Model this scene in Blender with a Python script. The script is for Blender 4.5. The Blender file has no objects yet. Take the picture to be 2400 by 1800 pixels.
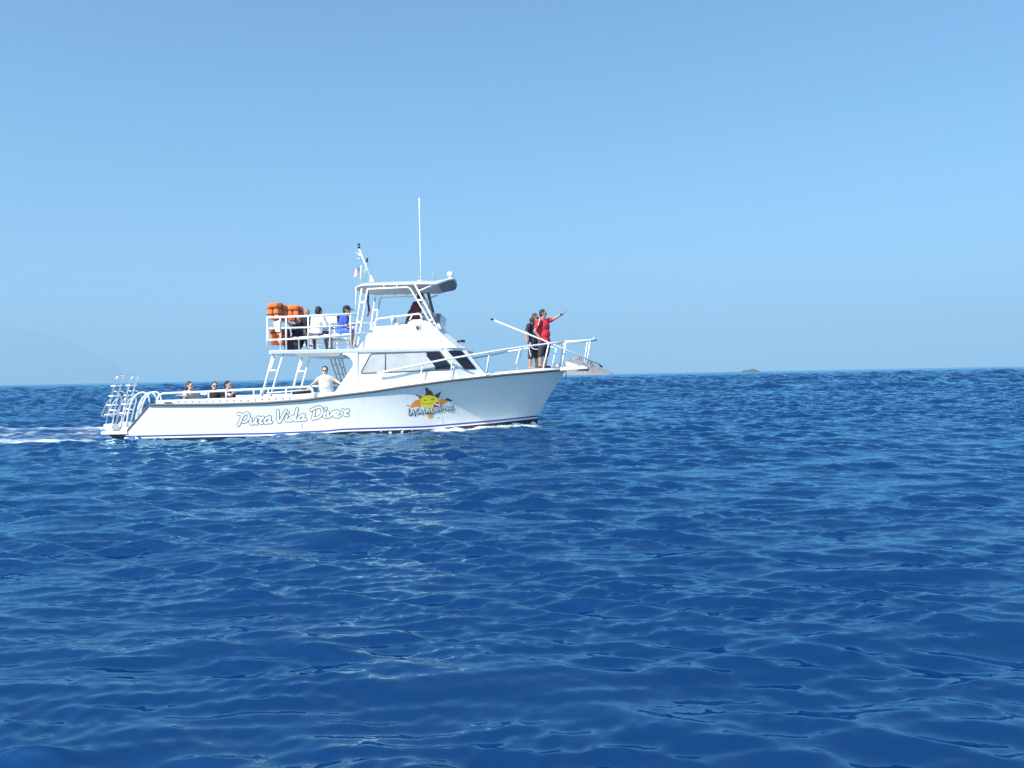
import bpy, bmesh, math, random
import numpy as np
from mathutils import Vector, Matrix
from mathutils.bvhtree import BVHTree

random.seed(7)
rng = np.random.default_rng(11)
scene = bpy.context.scene
COL = scene.collection
R = math.radians

# ------------------------------------------------------------------ camera, sky, sun, exposure
FPX = 1900.0                       # focal length in pixels of the 2400 px wide frame
CAM_H = 1.5                        # eye height above the water
ROLL = math.atan(0.0183)
SP = 20.0 / math.hypot(FPX, 20.0)
CP = FPX / math.hypot(FPX, 20.0)
Fv = Vector((0, CP, -SP)); R0 = Vector((1, 0, 0)); U0 = Vector((0, SP, CP))
Rv = R0 * math.cos(ROLL) - U0 * math.sin(ROLL)
Uv = R0 * math.sin(ROLL) + U0 * math.cos(ROLL)
CAM = Vector((0, 0, CAM_H))
cam_data = bpy.data.cameras.new('camera')
cam = bpy.data.objects.new('camera', cam_data)
COL.objects.link(cam)
m = Matrix.Identity(4)
for i in range(3):
    m[i][0] = Rv[i]; m[i][1] = Uv[i]; m[i][2] = -Fv[i]; m[i][3] = CAM[i]
cam.matrix_world = m
cam_data.sensor_width = 36.0
cam_data.lens = 36.0 * FPX / 2400.0
cam_data.clip_start = 0.1
cam_data.clip_end = 100000.0
scene.camera = cam

SUN_DIR = Vector((-0.54, -0.62, 0.75)).normalized()      # towards the sun
SUN_EL = math.asin(SUN_DIR.z)
SUN_AZ = math.atan2(SUN_DIR.x, SUN_DIR.y)                 # clockwise from +Y
world = bpy.data.worlds.new('World')
scene.world = world
world.use_nodes = True
wn = world.node_tree.nodes; wl = world.node_tree.links
wn.clear()
sky = wn.new('ShaderNodeTexSky')
sky.sky_type = 'NISHITA'
sky.sun_disc = False
sky.sun_elevation = SUN_EL
sky.sun_rotation = SUN_AZ
sky.altitude = 0
sky.air_density = 1.0
sky.dust_density = 0.3
sky.ozone_density = 2.0
bg = wn.new('ShaderNodeBackground'); bg.inputs['Strength'].default_value = 0.066
wo = wn.new('ShaderNodeOutputWorld')
tint = wn.new('ShaderNodeMix'); tint.data_type = 'RGBA'; tint.blend_type = 'MULTIPLY'; tint.inputs[0].default_value = 1.0
tint.inputs[7].default_value = (0.50, 0.98, 1.24, 1)      # the camera's cool white balance, the same over the whole sky
wl.new(sky.outputs[0], tint.inputs[6]); wl.new(tint.outputs[2], bg.inputs['Color']); wl.new(bg.outputs[0], wo.inputs['Surface'])

sun_data = bpy.data.lights.new('sun', 'SUN')
sun_data.energy = 5.0
sun_data.angle = R(0.53)
sun_data.color = (1.0, 0.975, 0.935)
sun = bpy.data.objects.new('sun', sun_data)
sun.rotation_euler = SUN_DIR.to_track_quat('Z', 'Y').to_euler()
sun.location = (0, 0, 60)
COL.objects.link(sun)

scene.view_settings.view_transform = 'Standard'
scene.view_settings.look = 'None'
scene.view_settings.gamma = 1.0
scene.view_settings.exposure = 1.05
scene.view_settings.use_curve_mapping = False
scene.cycles.max_bounces = 8
scene.cycles.glossy_bounces = 4
scene.cycles.transmission_bounces = 4
scene.cycles.volume_bounces = 1
scene.cycles.use_denoising = True

# ------------------------------------------------------------------ frames of reference
THETA = R(1.5)                                            # heading of the boat against the picture plane
eF = Vector((math.cos(THETA), math.sin(THETA), 0)); eP = Vector((-math.sin(THETA), math.cos(THETA), 0))
BEAM = 2.1

def ray(u, v):
    return Fv + Rv * ((u - 1200) / FPX) + Uv * ((900 - v) / FPX)

_d = ray(292, 1033); _t = -CAM_H / _d.z
_p = CAM + _d * _t
ORIGIN = _p + eP * BEAM                                   # stern, centre line, on the water
ORIGIN.z = 0

def B(u, v, by):
    """point of the boat's own frame (forward, to port, up) at lateral offset by"""
    d = ray(u, v)
    t = (by - (CAM - ORIGIN).dot(eP)) / d.dot(eP)
    p = CAM + d * t - ORIGIN
    return Vector((p.dot(eF), by, p.z))

def Wd(b):
    return ORIGIN + eF * b[0] + eP * b[1] + Vector((0, 0, b[2]))

def proj(b):
    p = Wd(b) - CAM
    f = p.dot(Fv)
    return 1200 + FPX * p.dot(Rv) / f, 900 - FPX * p.dot(Uv) / f

def zfit(bx, by, tab):
    z = 1.0
    for _ in range(6):
        u, v = proj((bx, by, z))
        vt = float(np.interp(u, tab[0], tab[1]))
        p = Wd((bx, by, z)) - CAM
        z += (v - vt) * p.dot(Fv) / FPX
    return z

# ------------------------------------------------------------------ materials
MATS = {}
def mat(name, col, rough=0.5, metal=0.0, var=0.06, vscale=6.0, bump=0.0, bscale=40.0, coat=0.0, spec=0.5, alpha=1.0):
    if name in MATS:
        return MATS[name]
    mt = bpy.data.materials.new(name); mt.use_nodes = True
    nt = mt.node_tree; b = nt.nodes['Principled BSDF']
    b.inputs['Roughness'].default_value = rough
    b.inputs['Metallic'].default_value = metal
    b.inputs['Specular IOR Level'].default_value = spec
    b.inputs['Coat Weight'].default_value = coat
    b.inputs['Coat Roughness'].default_value = 0.08
    b.inputs['Alpha'].default_value = alpha
    tc = nt.nodes.new('ShaderNodeTexCoord')
    nz = nt.nodes.new('ShaderNodeTexNoise'); nz.inputs['Scale'].default_value = vscale
    nz.inputs['Detail'].default_value = 6
    nt.links.new(tc.outputs['Object'], nz.inputs['Vector'])
    mx = nt.nodes.new('ShaderNodeMix'); mx.data_type = 'RGBA'
    mx.inputs[6].default_value = (*[max(0, c * (1 - var)) for c in col], 1)
    mx.inputs[7].default_value = (*[min(1, c * (1 + var)) for c in col], 1)
    nt.links.new(nz.outputs['Fac'], mx.inputs[0])
    nt.links.new(mx.outputs[2], b.inputs['Base Color'])
    if bump:
        n2 = nt.nodes.new('ShaderNodeTexNoise'); n2.inputs['Scale'].default_value = bscale
        nt.links.new(tc.outputs['Object'], n2.inputs['Vector'])
        bp = nt.nodes.new('ShaderNodeBump'); bp.inputs['Strength'].default_value = bump
        bp.inputs['Distance'].default_value = 0.01
        nt.links.new(n2.outputs['Fac'], bp.inputs['Height'])
        nt.links.new(bp.outputs['Normal'], b.inputs['Normal'])
    MATS[name] = mt
    return mt

GEL = mat('white_gelcoat', (0.83, 0.82, 0.785), 0.22, var=0.03, vscale=1.2, coat=0.3)
def weathered_hull():
    """white topsides with faint run-off streaks and a stained band above the boot stripe"""
    mt = GEL.copy(); mt.name = 'weathered_gelcoat'
    nt = mt.node_tree; N = nt.nodes; L = nt.links
    b = N['Principled BSDF']; src = b.inputs['Base Color'].links[0].from_socket
    tc = N.new('ShaderNodeTexCoord')
    def streak(scale, lo, hi, dark):
        nonlocal src
        mp = N.new('ShaderNodeMapping'); mp.inputs['Scale'].default_value = scale; L.new(tc.outputs['Object'], mp.inputs['Vector'])
        nz = N.new('ShaderNodeTexNoise'); nz.inputs['Scale'].default_value = 1.0; nz.inputs['Detail'].default_value = 5
        L.new(mp.outputs[0], nz.inputs['Vector'])
        mr = N.new('ShaderNodeMapRange'); mr.inputs['From Min'].default_value = lo; mr.inputs['From Max'].default_value = hi
        L.new(nz.outputs['Fac'], mr.inputs['Value'])
        mx = N.new('ShaderNodeMix'); mx.data_type = 'RGBA'; mx.blend_type = 'MULTIPLY'
        mx.inputs[7].default_value = dark
        L.new(mr.outputs[0], mx.inputs[0]); L.new(src, mx.inputs[6]); src = mx.outputs[2]
    streak((9.0, 9.0, 0.7), 0.56, 0.80, (0.90, 0.885, 0.85, 1))
    streak((1.1, 1.1, 1.6), 0.50, 0.85, (0.94, 0.94, 0.93, 1))
    streak((30.0, 30.0, 1.2), 0.66, 0.80, (0.88, 0.86, 0.82, 1))
    L.new(src, b.inputs['Base Color'])
    return mt
HULLM = weathered_hull()
DECK = mat('white_nonskid', (0.74, 0.74, 0.71), 0.7, var=0.05)
TUBE = mat('white_painted_tube', (0.80, 0.80, 0.79), 0.3, var=0.03)
STEEL = mat('stainless_steel', (0.72, 0.73, 0.74), 0.22, metal=0.85)
RUBB = mat('grey_rubber', (0.11, 0.11, 0.105), 0.6)
BLUE = mat('blue_stripe_paint', (0.06, 0.075, 0.34), 0.35)
ANTI = mat('dark_antifouling', (0.02, 0.022, 0.028), 0.6, var=0.3)
BLACK = mat('black_plastic', (0.02, 0.02, 0.024), 0.4)
GLASS = mat('dark_tinted_glass', (0.012, 0.014, 0.028), 0.04, spec=0.6)
FRAME = mat('dark_window_frame', (0.09, 0.09, 0.09), 0.45)
FILM = mat('curtained_glass', (0.46, 0.47, 0.465), 0.10, var=0.30, vscale=2.2, coat=0.5)
CANVAS = mat('grey_hardtop_laminate', (0.42, 0.44, 0.46), 0.55)
NAVYC = mat('navy_canvas_and_shade', (0.12, 0.145, 0.20), 0.8, bump=0.3)
SMOKE = mat('smoked_acrylic', (0.16, 0.18, 0.20), 0.12, var=0.12)
SEATM = mat('white_vinyl', (0.78, 0.78, 0.76), 0.5)
INK = mat('grey_vinyl_ink', (0.10, 0.105, 0.11), 0.5)
WHITEINK = mat('white_vinyl_ink', (0.82, 0.82, 0.81), 0.35)
YEL = mat('yellow_vinyl', (0.85, 0.72, 0.03), 0.4)
ORA = mat('orange_vinyl', (0.85, 0.28, 0.035), 0.4)
BROWN = mat('brown_vinyl', (0.24, 0.075, 0.035), 0.4)
INKB = mat('black_vinyl', (0.02, 0.022, 0.025), 0.4)
REDV = mat('red_vinyl', (0.55, 0.04, 0.05), 0.4)

# ------------------------------------------------------------------ mesh helpers
def new_obj(name, me, material, parent=None, base=None, smooth=False):
    o = bpy.data.objects.new(name, me)
    COL.objects.link(o)
    if material is not None and len(me.materials) == 0:
        me.materials.append(material)
    if smooth:
        me.shade_smooth()
    if parent is not None:
        o.parent = parent
    if base is not None:
        off = Vector(base)
        me.transform(Matrix.Translation(-off))
    return o

def mesh_from(vs, fs):
    me = bpy.data.meshes.new('mesh')
    me.from_pydata([tuple(v) for v in vs], [], fs)
    me.update()
    return me

def bm_mesh(bm):
    bmesh.ops.recalc_face_normals(bm, faces=bm.faces)
    me = bpy.data.meshes.new('mesh')
    bm.to_mesh(me); bm.free()
    return me

def fillet(pts, r=0.08, n=5):
    """round the corners of a polyline"""
    pts = [Vector(p) for p in pts]
    out = [pts[0]]
    for i in range(1, len(pts) - 1):
        a, b, c = pts[i - 1], pts[i], pts[i + 1]
        d1 = (a - b); d2 = (c - b)
        rr = min(r, d1.length * 0.45, d2.length * 0.45)
        p1 = b + d1.normalized() * rr; p2 = b + d2.normalized() * rr
        for k in range(n + 1):
            t = k / n
            out.append(p1 * (1 - t) ** 2 + b * 2 * t * (1 - t) + p2 * t * t)
    out.append(pts[-1])
    return out

def add_tube(vs, fs, pts, r, seg=8, r2=None):
    pts = [Vector(p) for p in pts]
    n = len(pts); base = len(vs)
    T0 = (pts[1] - pts[0]).normalized()
    N = T0.orthogonal().normalized()
    for i, p in enumerate(pts):
        if i == 0: T = pts[1] - pts[0]
        elif i == n - 1: T = pts[-1] - pts[-2]
        else: T = (pts[i + 1] - pts[i]).normalized() + (pts[i] - pts[i - 1]).normalized()
        T.normalize()
        N = (N - T * N.dot(T)).normalized()
        Bn = T.cross(N)
        rr = r if r2 is None else r + (r2 - r) * i / (n - 1)
        for k in range(seg):
            a = 2 * math.pi * k / seg
            vs.append(p + N * (rr * math.cos(a)) + Bn * (rr * math.sin(a)))
    for i in range(n - 1):
        for k in range(seg):
            a = base + i * seg + k; b = base + i * seg + (k + 1) % seg
            fs.append((a, b, b + seg, a + seg))
    fs.append(tuple(base + k for k in range(seg))[::-1])
    fs.append(tuple(base + (n - 1) * seg + k for k in range(seg)))

def tube(name, pts, r, material, parent, base=None, corner=0.0, seg=8, r2=None):
    if corner: pts = fillet(pts, corner)
    vs, fs = [], []
    add_tube(vs, fs, pts, r, seg, r2)
    return new_obj(name, mesh_from(vs, fs), material, parent, base, smooth=True)

def prism(name, poly_a, poly_b, material, parent, base=None, bevel=0.0):
    """closed body between two loops of equal length"""
    n = len(poly_a)
    bm = bmesh.new()
    A = [bm.verts.new(p) for p in poly_a]; Bv = [bm.verts.new(p) for p in poly_b]
    bm.faces.new(A); bm.faces.new(Bv[::-1])
    for i in range(n):
        j = (i + 1) % n
        bm.faces.new((A[i], Bv[i], Bv[j], A[j]))
    if bevel:
        bmesh.ops.recalc_face_normals(bm, faces=bm.faces)
        bmesh.ops.bevel(bm, geom=list(bm.edges), offset=bevel, segments=2, affect='EDGES', profile=0.5)
    bmesh.ops.recalc_face_normals(bm, faces=bm.faces); bm.normal_update()
    bmesh.ops.triangulate(bm, faces=[f for f in bm.faces if len(f.verts) > 4])
    return new_obj(name, bm_mesh(bm), material, parent, base)

def plate(name, uv, by, thick, material, parent, base=None, bevel=0.0):
    """outline (u, v[, by]) at lateral offset by, given thickness to port"""
    a = [B(q[0], q[1], q[2] if len(q) > 2 else by) for q in uv]
    b = [p + Vector((0, thick, 0)) for p in a]
    return prism(name, a, b, material, parent, base, bevel)

def box(name, c, s, material, parent, base=None, bevel=0.01, rz=0.0, ry=0.0):
    bm = bmesh.new()
    bmesh.ops.create_cube(bm, size=1.0)
    for v in bm.verts: v.co = Vector((v.co.x * s[0], v.co.y * s[1], v.co.z * s[2]))
    if bevel:
        bmesh.ops.bevel(bm, geom=list(bm.edges), offset=bevel, segments=2, affect='EDGES', profile=0.5)
    rot = Matrix.Rotation(rz, 4, 'Z') @ Matrix.Rotation(ry, 4, 'Y')
    for v in bm.verts: v.co = rot @ v.co + Vector(c)
    return new_obj(name, bm_mesh(bm), material, parent, base)

def ellipsoid(name, c, s, material, parent, base=None, seg=14):
    bm = bmesh.new()
    bmesh.ops.create_uvsphere(bm, u_segments=seg, v_segments=max(6, seg * 2 // 3), radius=1.0)
    for v in bm.verts: v.co = Vector((v.co.x * s[0], v.co.y * s[1], v.co.z * s[2])) + Vector(c)
    return new_obj(name, bm_mesh(bm), material, parent, base, smooth=True)

def tag(o, label=None, cat=None, group=None, kind=None):
    if label: o['label'] = label
    if cat: o['category'] = cat
    if group: o['group'] = group
    if kind: o['kind'] = kind
    return o

def thing(name, label, cat, base, group=None):
    o = bpy.data.objects.new(name, None)
    COL.objects.link(o)
    o.location = Wd(base)
    o.rotation_euler = (0, 0, THETA)
    o.empty_display_size = 0.2
    return tag(o, label, cat, group)

# ------------------------------------------------------------------ the sea
def wave_set():
    n = 140
    lam = np.exp(np.linspace(math.log(0.06), math.log(9.0), n)) * np.exp(rng.normal(0, 0.03, n))
    ang = R(-100) + rng.normal(0, R(25), n) * np.clip(1.15 - 0.12 * np.log(lam / 0.17), 0.5, 1.2)
    w = np.exp(-0.5 * ((np.log(lam) - math.log(0.36)) / 0.95) ** 2) + 0.05
    w += 0.55 * np.exp(-0.5 * ((np.log(lam) - math.log(0.11)) / 0.42) ** 2)
    w *= np.exp(rng.normal(0, 0.25, n))
    s = w / math.sqrt(0.5 * np.sum(w ** 2)) * SEA_SLOPE
    k = 2 * math.pi / lam
    return lam, k, np.cos(ang), np.sin(ang), s / k, rng.uniform(0, 2 * math.pi, n), s
SEA_SLOPE = 0.215
LAM, KK, DX, DY, AMP, PH, SL = wave_set()

XWL = B(1258, 985, 0.0).x                                 # stem at the water
def near_rows():
    d = [-20000, -4000, -800, -160, -40, -12, -6]
    d += list(np.arange(-3.0, 2.2, 0.25)) + list(np.arange(2.3, 4.5, 0.018))
    while d[-1] < 63: d.append(d[-1] * 1.0040)
    return np.array(d)

def far_rows():
    d = [62.0]
    while d[-1] < 3000: d.append(d[-1] + 0.32 * (d[-1] / 60) ** 0.63)
    while d[-1] < 19900: d.append(d[-1] * 1.06)
    return np.array(d)

def boat_xy(x, y):
    px = x - ORIGIN.x; py = y - ORIGIN.y
    return px * eF.x + py * eF.y, px * eP.x + py * eP.y

def sea_grid(d, nin, far=False):
    nr = len(d)
    nout = 9
    t = np.linspace(-1, 1, nin)
    ext = np.array([1.15, 1.6, 2.6, 5, 10, 30, 90, 300, 1000])
    X = np.zeros((nr, nin + 2 * nout)); Y = np.zeros_like(X); SX = np.zeros_like(X)
    hw = 0.72 * np.maximum(d, 0) + (30.0 if far else 4.5)
    for i in range(nr):
        w = hw[i]
        outer = np.minimum(w * ext, 20000.0)
        outer = np.maximum.accumulate(np.maximum(outer, w + 1.0 * (1 + np.arange(nout))))
        X[i] = np.concatenate([-outer[::-1], w * t, outer])
        Y[i] = d[i]
        SX[i] = np.concatenate([np.full(nout, 50.0), np.full(nin, 2 * w / nin), np.full(nout, 50.0)])
    dd = np.gradient(d)
    SY = np.repeat(np.abs(dd)[:, None], X.shape[1], 1)
    jit = rng.uniform(-0.3, 0.3, X.shape)
    core = np.zeros_like(X); core[:, nout + 2:-nout - 2] = 1
    Y = Y + jit * np.minimum(SX, SY) * core * (SY < 5)
    Z = np.zeros_like(X); OX = np.zeros_like(X); OY = np.zeros_like(X); MV = np.zeros_like(X)
    # gust patches
    g = (np.sin(X * 0.21 + 1.3 + 0.6 * np.sin(Y * 0.11)) * np.sin(Y * 0.13 + 0.4 + 0.8 * np.sin(X * 0.07))
         + 0.6 * np.sin(X * 0.05 + Y * 0.043 + 2.0) + 0.5 * np.sin(X * 0.53 - Y * 0.31 + 0.7 * np.sin(Y * 0.2)))
    gust = np.clip(1.0 + 0.24 * g, 0.45, 1.6)
    # cat's paws: patches a metre or two across where the ripples are steeper or flatter
    g2 = (np.sin(1.9 * X + 1.2 * np.sin(1.3 * Y + 0.5)) * np.sin(3.3 * Y + 1.4 * np.sin(1.05 * X + 0.3))
          + 0.7 * np.sin(1.15 * X - 2.4 * Y + 1.1 * np.sin(0.8 * X + 1.7)) + 0.5 * np.sin(0.7 * X + 1.35 * Y + np.sin(1.6 * Y)))
    paws = np.clip(gust * (1.0 + 0.42 * g2), 0.25, 2.0)
    tot = 0.5 * np.sum(SL ** 2)
    res = np.zeros_like(X)
    for lam, cx, cy, s in zip(LAM, DX, DY, SL):
        sp = np.maximum(0 if far else SX * abs(cx), SY * abs(cy))
        res += 0.5 * s ** 2 * np.clip((lam / np.maximum(sp, 1e-6) - 2.2) / 2.5, 0, 1) ** 2
    far_steepening = 1.0 + 1.9 * np.clip((Y - 12.0) / 80.0, 0, 1) ** 0.8 - 0.6 * np.clip((Y - 120.0) / 300.0, 0, 1)          # wave slopes steepened with distance to darken the far water
    boost = far_steepening * np.clip(np.sqrt(tot / np.maximum(res, 1e-6)), 1.0, 10.0)
    for lam, k, cx, cy, a, ph, s in zip(LAM, KK, DX, DY, AMP, PH, SL):
        # spacing seen along the direction of travel
        sp = np.maximum(0 if far else SX * abs(cx), SY * abs(cy))
        f = np.clip((lam / np.maximum(sp, 1e-6) - 2.2) / 2.5, 0, 1)
        gm = paws if lam < 0.5 else gust if lam < 2.2 else 1.0
        rows = np.where(f.max(1) > 0)[0]
        MV += 0.5 * (s * gm) ** 2 * (1 - f ** 2)
        if len(rows) == 0: continue
        sl = slice(rows[0], rows[-1] + 1)
        P = (k * (cx * X[sl] + cy * Y[sl]) + ph)
        ff = f[sl] * a * boost[sl] * (gm[sl] if lam < 2.2 else 1.0)
        Z[sl] += ff * np.cos(P)
        q = ff * (0.0 if far else 0.50) / boost[sl] * np.sin(P)
        OX[sl] -= q * cx; OY[sl] -= q * cy
    bx, by = boat_xy(X, Y)
    foam = np.zeros_like(X)
    # ---- wave system and foam of the boat
    near = (bx > -60) & (bx < 16) & (np.abs(by) < 14)
    def G(v, s): return np.exp(-0.5 * (v / s) ** 2)
    def ss(v, a, b):
        q = np.clip((v - a) / (b - a), 0, 1); return q * q * (3 - 2 * q)
    half = 1.98 * np.maximum(0.0, 1 - np.maximum(0.0, (bx - 4.6) / (XWL - 4.6)) ** 2.5) * 0.97
    off = np.abs(by) - half                                   # distance outside the waterline
    behind = ss(-bx, 0.2, 2.0)
    Z += near * (behind * (0.10 * G(np.abs(by) - 2.6 - 0.05 * np.clip(-bx, 0, 40), 0.45)
                           - 0.13 * G(np.abs(by) - 4.6 - 0.10 * np.clip(-bx, 0, 40), 0.9)) * np.exp(np.minimum(bx, 0) / 25))
    Z += near * 0.10 * G(off - 0.25, 0.32) * G(bx - 10.0, 0.9) * (1 - ss(bx, XWL - 0.3, XWL + 0.3))            # bow wave
    Z += near * 0.05 * G(off - 0.5, 0.5) * G(bx - 6.0, 1.6)
    Z -= near * 0.05 * G(off - 0.5, 0.9) * G(bx - 2.0, 1.6)
    calm = near * behind * (1 - ss(np.abs(by), 2.4, 3.2)) * 0.55
    foam += near * 1.25 * ss(bx, 7.6, 9.3) * (1 - ss(bx, XWL + 0.05, XWL + 0.4)) * (1 - ss(off, 0.30, 0.85)) * (off > -0.4)
    foam += near * 0.65 * ss(bx, 3.6, 6.0) * (1 - ss(bx, 8.6, 9.6)) * (1 - ss(off, 0.18, 0.62)) * (off > -0.4)
    foam += near * 0.35 * ss(bx, 0.0, 1.5) * (1 - ss(bx, 3.6, 5.6)) * (1 - ss(off, 0.05, 0.35)) * (off > -0.4)
    aft = near * ss(-bx, -0.6, 1.2)
    foam += aft * (0.88 * G(np.abs(by) - 2.55 - 0.03 * np.clip(-bx, 0, 40), 0.24)
                   + 0.38 * G(np.abs(by) - 0.9, 0.5) + 0.46 * (1 - ss(np.abs(by), 2.2, 3.0))) * np.exp(np.minimum(bx, 0) / 40)
    nc = X.shape[1]
    verts = np.stack([X + OX, Y + OY, Z], -1).reshape(-1, 3).astype(np.float32)
    idx = np.arange(nr * nc).reshape(nr, nc)
    quads = np.stack([idx[:-1, :-1], idx[:-1, 1:], idx[1:, 1:], idx[1:, :-1]], -1).reshape(-1, 4)
    return verts, quads, np.clip(foam, 0, 2).ravel(), np.sqrt(MV).ravel()

def build_sea():
    v1, q1, f1, m1 = sea_grid(near_rows(), 840)
    v2, q2, f2, m2 = sea_grid(far_rows(), 215, True)
    verts = np.concatenate([v1, v2]); quads = np.concatenate([q1, q2 + len(v1)])
    foam = np.concatenate([f1, f2]); micro = np.concatenate([m1, m2])
    me = bpy.data.meshes.new('sea')
    me.vertices.add(len(verts)); me.vertices.foreach_set('co', verts.ravel())
    me.loops.add(quads.size); me.loops.foreach_set('vertex_index', quads.ravel().astype(np.int32))
    me.polygons.add(len(quads))
    me.polygons.foreach_set('loop_start', (np.arange(len(quads)) * 4).astype(np.int32))
    me.update(calc_edges=True)
    me.shade_smooth()
    at = me.attributes.new('foam', 'FLOAT', 'POINT'); at.data.foreach_set('value', foam.astype(np.float32))
    at = me.attributes.new('micro', 'FLOAT', 'POINT'); at.data.foreach_set('value', micro.astype(np.float32))
    return me

def water_material():
    mt = bpy.data.materials.new('sea_water'); mt.use_nodes = True
    nt = mt.node_tree; N = nt.nodes; L = nt.links
    N.remove(N['Principled BSDF']); out = N['Material Output']
    # light coming back up out of the deep, and the sky mirrored by the facets of the surface
    df = N.new('ShaderNodeBsdfDiffuse'); df.inputs['Color'].default_value = (*WATER_COL, 1)
    gl = N.new('ShaderNodeBsdfGlossy'); gl.inputs['Color'].default_value = (*WATER_TINT, 1); gl.inputs['Roughness'].default_value = 0.04
    fr = N.new('ShaderNodeFresnel'); fr.inputs['IOR'].default_value = WATER_IOR
    b = N.new('ShaderNodeMixShader')
    L.new(fr.outputs[0], b.inputs[0]); L.new(df.outputs[0], b.inputs[1]); L.new(gl.outputs[0], b.inputs[2])
    geo = N.new('ShaderNodeNewGeometry')
    mi = N.new('ShaderNodeAttribute'); mi.attribute_name = 'micro'
    fo = N.new('ShaderNodeAttribute'); fo.attribute_name = 'foam'
    def noise_slope(scale, stretch, detail):
        mp = N.new('ShaderNodeMapping'); mp.inputs['Scale'].default_value = (scale * stretch[0], scale * stretch[1], scale)
        L.new(geo.outputs['Position'], mp.inputs['Vector'])
        nz = N.new('ShaderNodeTexNoise'); nz.inputs['Scale'].default_value = 1.0; nz.inputs['Detail'].default_value = detail
        nz.inputs['Roughness'].default_value = 0.55
        L.new(mp.outputs[0], nz.inputs['Vector'])
        sb = N.new('ShaderNodeVectorMath'); sb.operation = 'SUBTRACT'; sb.inputs[1].default_value = (0.5, 0.5, 0.5)
        L.new(nz.outputs['Color'], sb.inputs[0])
        ml = N.new('ShaderNodeVectorMath'); ml.operation = 'MULTIPLY'; ml.inputs[1].default_value = (1, 1, 0)
        L.new(sb.outputs[0], ml.inputs[0])
        return ml.outputs[0]
    def vscale(vec, fac):
        s = N.new('ShaderNodeVectorMath'); s.operation = 'SCALE'
        L.new(vec, s.inputs[0])
        if isinstance(fac, float): s.inputs['Scale'].default_value = fac
        else: L.new(fac, s.inputs['Scale'])
        return s.outputs[0]
    def vadd(a, c):
        s = N.new('ShaderNodeVectorMath'); s.operation = 'ADD'; L.new(a, s.inputs[0]); L.new(c, s.inputs[1]); return s.outputs[0]
    fine = vscale(noise_slope(22.0, (0.5, 1.0), 3.0), 0.35)
    k = N.new('ShaderNodeMath'); k.operation = 'MULTIPLY'; k.inputs[1].default_value = 0.8
    L.new(mi.outputs['Fac'], k.inputs[0])
    far = vscale(noise_slope(1.6, (0.7, 1.0), 4.0), k.outputs[0])
    nn = N.new('ShaderNodeVectorMath'); nn.operation = 'NORMALIZE'
    L.new(vadd(vadd(geo.outputs['Normal'], fine), far), nn.inputs[0])
    for sh in (df, gl, fr): L.new(nn.outputs[0], sh.inputs['Normal'])
    # foam: white bubbles breaking up towards the edge of the patch
    mp = N.new('ShaderNodeMapping'); mp.inputs['Scale'].default_value = (1.1, 2.6, 4.0)
    L.new(geo.outputs['Position'], mp.inputs['Vector'])
    fz = N.new('ShaderNodeTexNoise'); fz.inputs['Scale'].default_value = 1.4; fz.inputs['Detail'].default_value = 12; fz.inputs['Roughness'].default_value = 0.68
    L.new(mp.outputs[0], fz.inputs['Vector'])
    ad = N.new('ShaderNodeMath'); ad.operation = 'MULTIPLY_ADD'; ad.inputs[1].default_value = 0.50
    L.new(fo.outputs['Fac'], ad.inputs[0]); L.new(fz.outputs['Fac'], ad.inputs[2])
    mr = N.new('ShaderNodeMapRange'); mr.interpolation_type = 'SMOOTHSTEP'
    mr.inputs['From Min'].default_value = 0.76; mr.inputs['From Max'].default_value = 1.22
    L.new(ad.outputs[0], mr.inputs['Value'])
    fb = N.new('ShaderNodeBsdfPrincipled'); fb.inputs['Base Color'].default_value = (0.78, 0.80, 0.80, 1)
    fb.inputs['Roughness'].default_value = 0.6
    bp = N.new('ShaderNodeBump'); bp.inputs['Strength'].default_value = 0.8; bp.inputs['Distance'].default_value = 0.06
    L.new(fz.outputs['Fac'], bp.inputs['Height']); L.new(bp.outputs[0], fb.inputs['Normal'])
    mx = N.new('ShaderNodeMixShader')
    L.new(mr.outputs[0], mx.inputs[0]); L.new(b.outputs[0], mx.inputs[1]); L.new(fb.outputs[0], mx.inputs[2])
    L.new(mx.outputs[0], out.inputs['Surface'])
    return mt
WATER_COL = (0.0003, 0.0195, 0.086)
WATER_TINT = (0.50, 0.83, 1.0)
WATER_IOR = 2.25
sea = new_obj('sea', build_sea(), water_material())
tag(sea, 'deep blue rippled open sea with foam along the boat', kind='structure')

# ------------------------------------------------------------------ far rocks, mountain and haze
def rock_material(name, col):
    return mat(name, col, 0.9, var=0.35, vscale=0.02, bump=0.4, bscale=0.2)

def heights_island(u_pts, v_pts, dist, depth, name, material, label, cell=60, rough=0.12):
    """rocky islet whose skyline runs through the given points at the given distance"""
    us = np.linspace(u_pts[0], u_pts[-1], cell)
    prof = []
    for u in us:
        v = np.interp(u, u_pts, v_pts)
        d = ray(u, v); t = dist / d.y
        prof.append(CAM + d * t)
    nd = 15
    vs, fs = [], []
    rr = random.Random(len(name) * 13 + cell)
    for j in range(nd):
        s = -1 + 2 * j / (nd - 1)
        fall = max(0.0, 1 - abs(s) ** 1.6)
        for i, p in enumerate(prof):
            z = max(p.z, 0.0) * fall
            z *= 1 + rough * (rr.random() - 0.5) * 2 * (0.4 if abs(s) < 0.05 else 1.0)
            x = p.x * (dist + s * depth) / dist
            vs.append((x + rr.uniform(-1, 1) * depth * 0.03, p.y + s * depth * (0.5 + 0.5 * min(1, i / 6, (cell - 1 - i) / 6)), z - (3 if abs(s) > 0.99 else 0.4)))
    for j in range(nd - 1):
        for i in range(cell - 1):
            a = j * cell + i
            fs.append((a, a + 1, a + cell + 1, a + cell))
    o = new_obj(name, mesh_from(vs, fs), material)
    return tag(o, label, kind='structure')

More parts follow.
